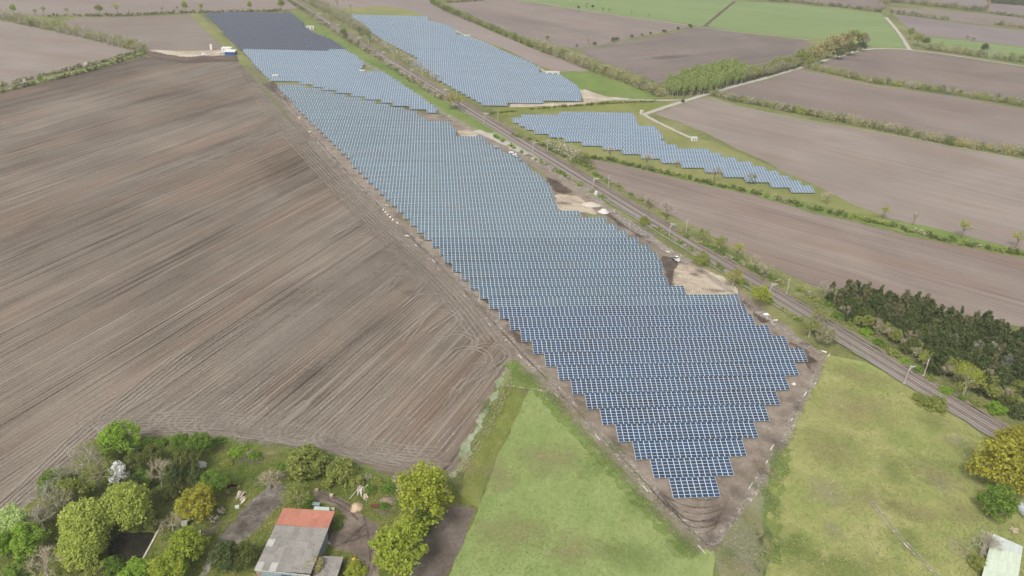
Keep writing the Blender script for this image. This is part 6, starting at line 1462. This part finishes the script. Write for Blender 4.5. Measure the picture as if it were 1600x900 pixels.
# big bags, white bundles and boards along the edges
def bag_mesh():
    V = []; F = []
    n = 8
    for z, s in ((0, .92), (.25, 1.06), (.6, 1.05), (.88, .8), (.95, .3)):
        for i in range(n):
            a = 2 * math.pi * i / n + .39; V.append((.45 * s * math.cos(a), .45 * s * math.sin(a), z * .8))
    for k in range(4):
        for i in range(n): F.append((k*n + i, k*n + (i+1) % n, (k+1)*n + (i+1) % n, (k+1)*n + i))
    F.append(tuple(range(4*n, 5*n)) if False else (4*n, 4*n+2, 4*n+4, 4*n+6))
    return quads_mesh('bag', V, F, [M_woodp], smooth=True)
ME_bag = bag_mesh()
for i, (x, y) in enumerate([(599,329),(602.5,333),(606,336.5),(610,340.5),(614,344.5),(621,350)]):
    X, Y = gp(x, y); o = link('big_bag', ME_bag, None, (X, Y, .15), (0, 0, i * .4)); tag(o, 'white big bag in the line along the left edge of the long array', 'bag', 'white big bags in a line at the left array edge')
def bundle(px, heading_px, L, label, mat=None, rad=.05, n=4, name='post_bundle'):
    X, Y = gp(*px); a = gp(*px); b_ = gp(*heading_px); r = empty(name, (X, Y, .16), math.atan2(b_[1]-a[1], b_[0]-a[0])); tag(r, label, 'posts', 'bundles of fence posts round the long array')
    for i in range(n):
        m = MB(); m.box(((i % 2) * .12, (i % 3 - 1) * rad * 2.1, rad + (i // 3) * rad * 2), (L * 0.8, rad * 2, rad * 2)); m.build('post', mat or M_woodp, r)
lft = [(1096,859,3.6),(1008,764,3.0),(934,684.5,3.0),(869.5,618,3.0),(812.5,557.5,3.2),(764.5,507.5,2.4),(726,462.7,2.6),(685,421,2.6),(677,408,4.0),(650,384,2.6)]
for i, (x, y, L) in enumerate(lft):
    bundle((x, y), (x + 6, y + 7), L, f'white bundle of fence posts, {nth(i+1)} along the left track from the front tip')
rgt = [(1155.3,798,2.0),(1173,759.5,4.0),(1198,722,1.6),(1206,700,4.0),(1237,656.5,1.6),(1258,616,3.5),(1273.8,599.6,1.6),(1295,556,3.0)]
for i, (x, y, L) in enumerate(rgt):
    bundle((x, y), (x + 5, y - 8), L, f'white bundle of fence posts, {nth(i+1)} along the right track from the front tip')
for i, (x, y, l) in enumerate([(1287,550,'white board at the right corner of the site track'),(1211,501,'white board on the grass below the small yellow tree'),(1043,394,'white board left of the small loader'),(905,338,'white plank heap below the second sand patch'),(476,133,'white board on the stepped gap'),(636,369,'white heap on the left track below the big bags'),(604,321,'white board above the big bags at the left array edge'),(484,206,'white post on the left track near the upper bend')]):
    X, Y = gp(x, y); r = empty('board', (X, Y, .16), random.uniform(-.8, .2)); tag(r, l, 'board')
    for k in range(3):
        m = MB(); m.box((k*.1, (k-1)*.2, .06 + .05*k), (1.8, .3, .06), .1*k); m.build('plank', M_woodp, r)
mound('white_boulder', (1240, 601), .75, .75, .8, M_tarp, 'pale rounded boulder beside the right panel ends', 'boulder', 21)
mound('white_boulder', (1197, 492), 1.2, .7, .7, M_white, 'white rounded heap on the grass above the right panel corner', 'heap', 22)
mound('sand_heap', (922, 321), 5.0, 3.2, 1.8, plain('white_sand', (0.46, 0.41, 0.34), .95, .1), 'large whitish sand heap beside the second sand patch', 'heap', 23)
mound('sand_heap', (943, 332), 2.8, 2.4, 1.8, M_tarp, 'small white covered heap right of the large sand heap', 'heap', 24)
mound('sand_heap', (787, 240), 1.6, 1.0, .8, M_tan, 'small tan heap on the track between the grey vans', 'heap', 25)
crate((931, 305), (1.2, .9, 1.9), M_white, 'white relay cabinet beside the railway near the whitish sand heap', 'cabinet', 'relay_cabinet', -1.0)
crate((468, 186), (1.8, 1.4, 1.2), M_wood, 'pale reddish crate at the left edge of the long array', 'crate', 'crate')
# loose white strip lying on the lower edge of a panel row
v10 = None
u_, v_ = to_uv(918, 511.5, 1.0); kk = min(range(0, 20), key=lambda k: abs(row_v(k) - v_)); X, Y = from_uv(u_, row_v(kk))
o = MB(); o.box((0, 0.12, Z0 + 0.16), (4.2, 0.5, 0.05), rx=TILT); tag(o.build('loose_panel', M_white, None, False, (X, Y, 0), PSI), 'bright white strip lying along the lower edge of a middle panel row', 'strip')
# ================================================================== air
hz = MB(); hz.box((0, 900, 79), (7600, 7600, 170)); ho = hz.build('haze', NT('haze_air').mat)
ho['kind'] = 'stuff'
hm = ho.data.materials[0]; ht = hm.node_tree
pv = ht.nodes.new('ShaderNodeVolumePrincipled'); pv.inputs['Color'].default_value = (0.98, 0.98, 0.96, 1); pv.inputs['Density'].default_value = 0.00016; pv.inputs['Anisotropy'].default_value = 0.2
ho_out = [n for n in ht.nodes if n.type == 'OUTPUT_MATERIAL'][0]
ht.links.new(pv.outputs[0], ho_out.inputs['Volume'])
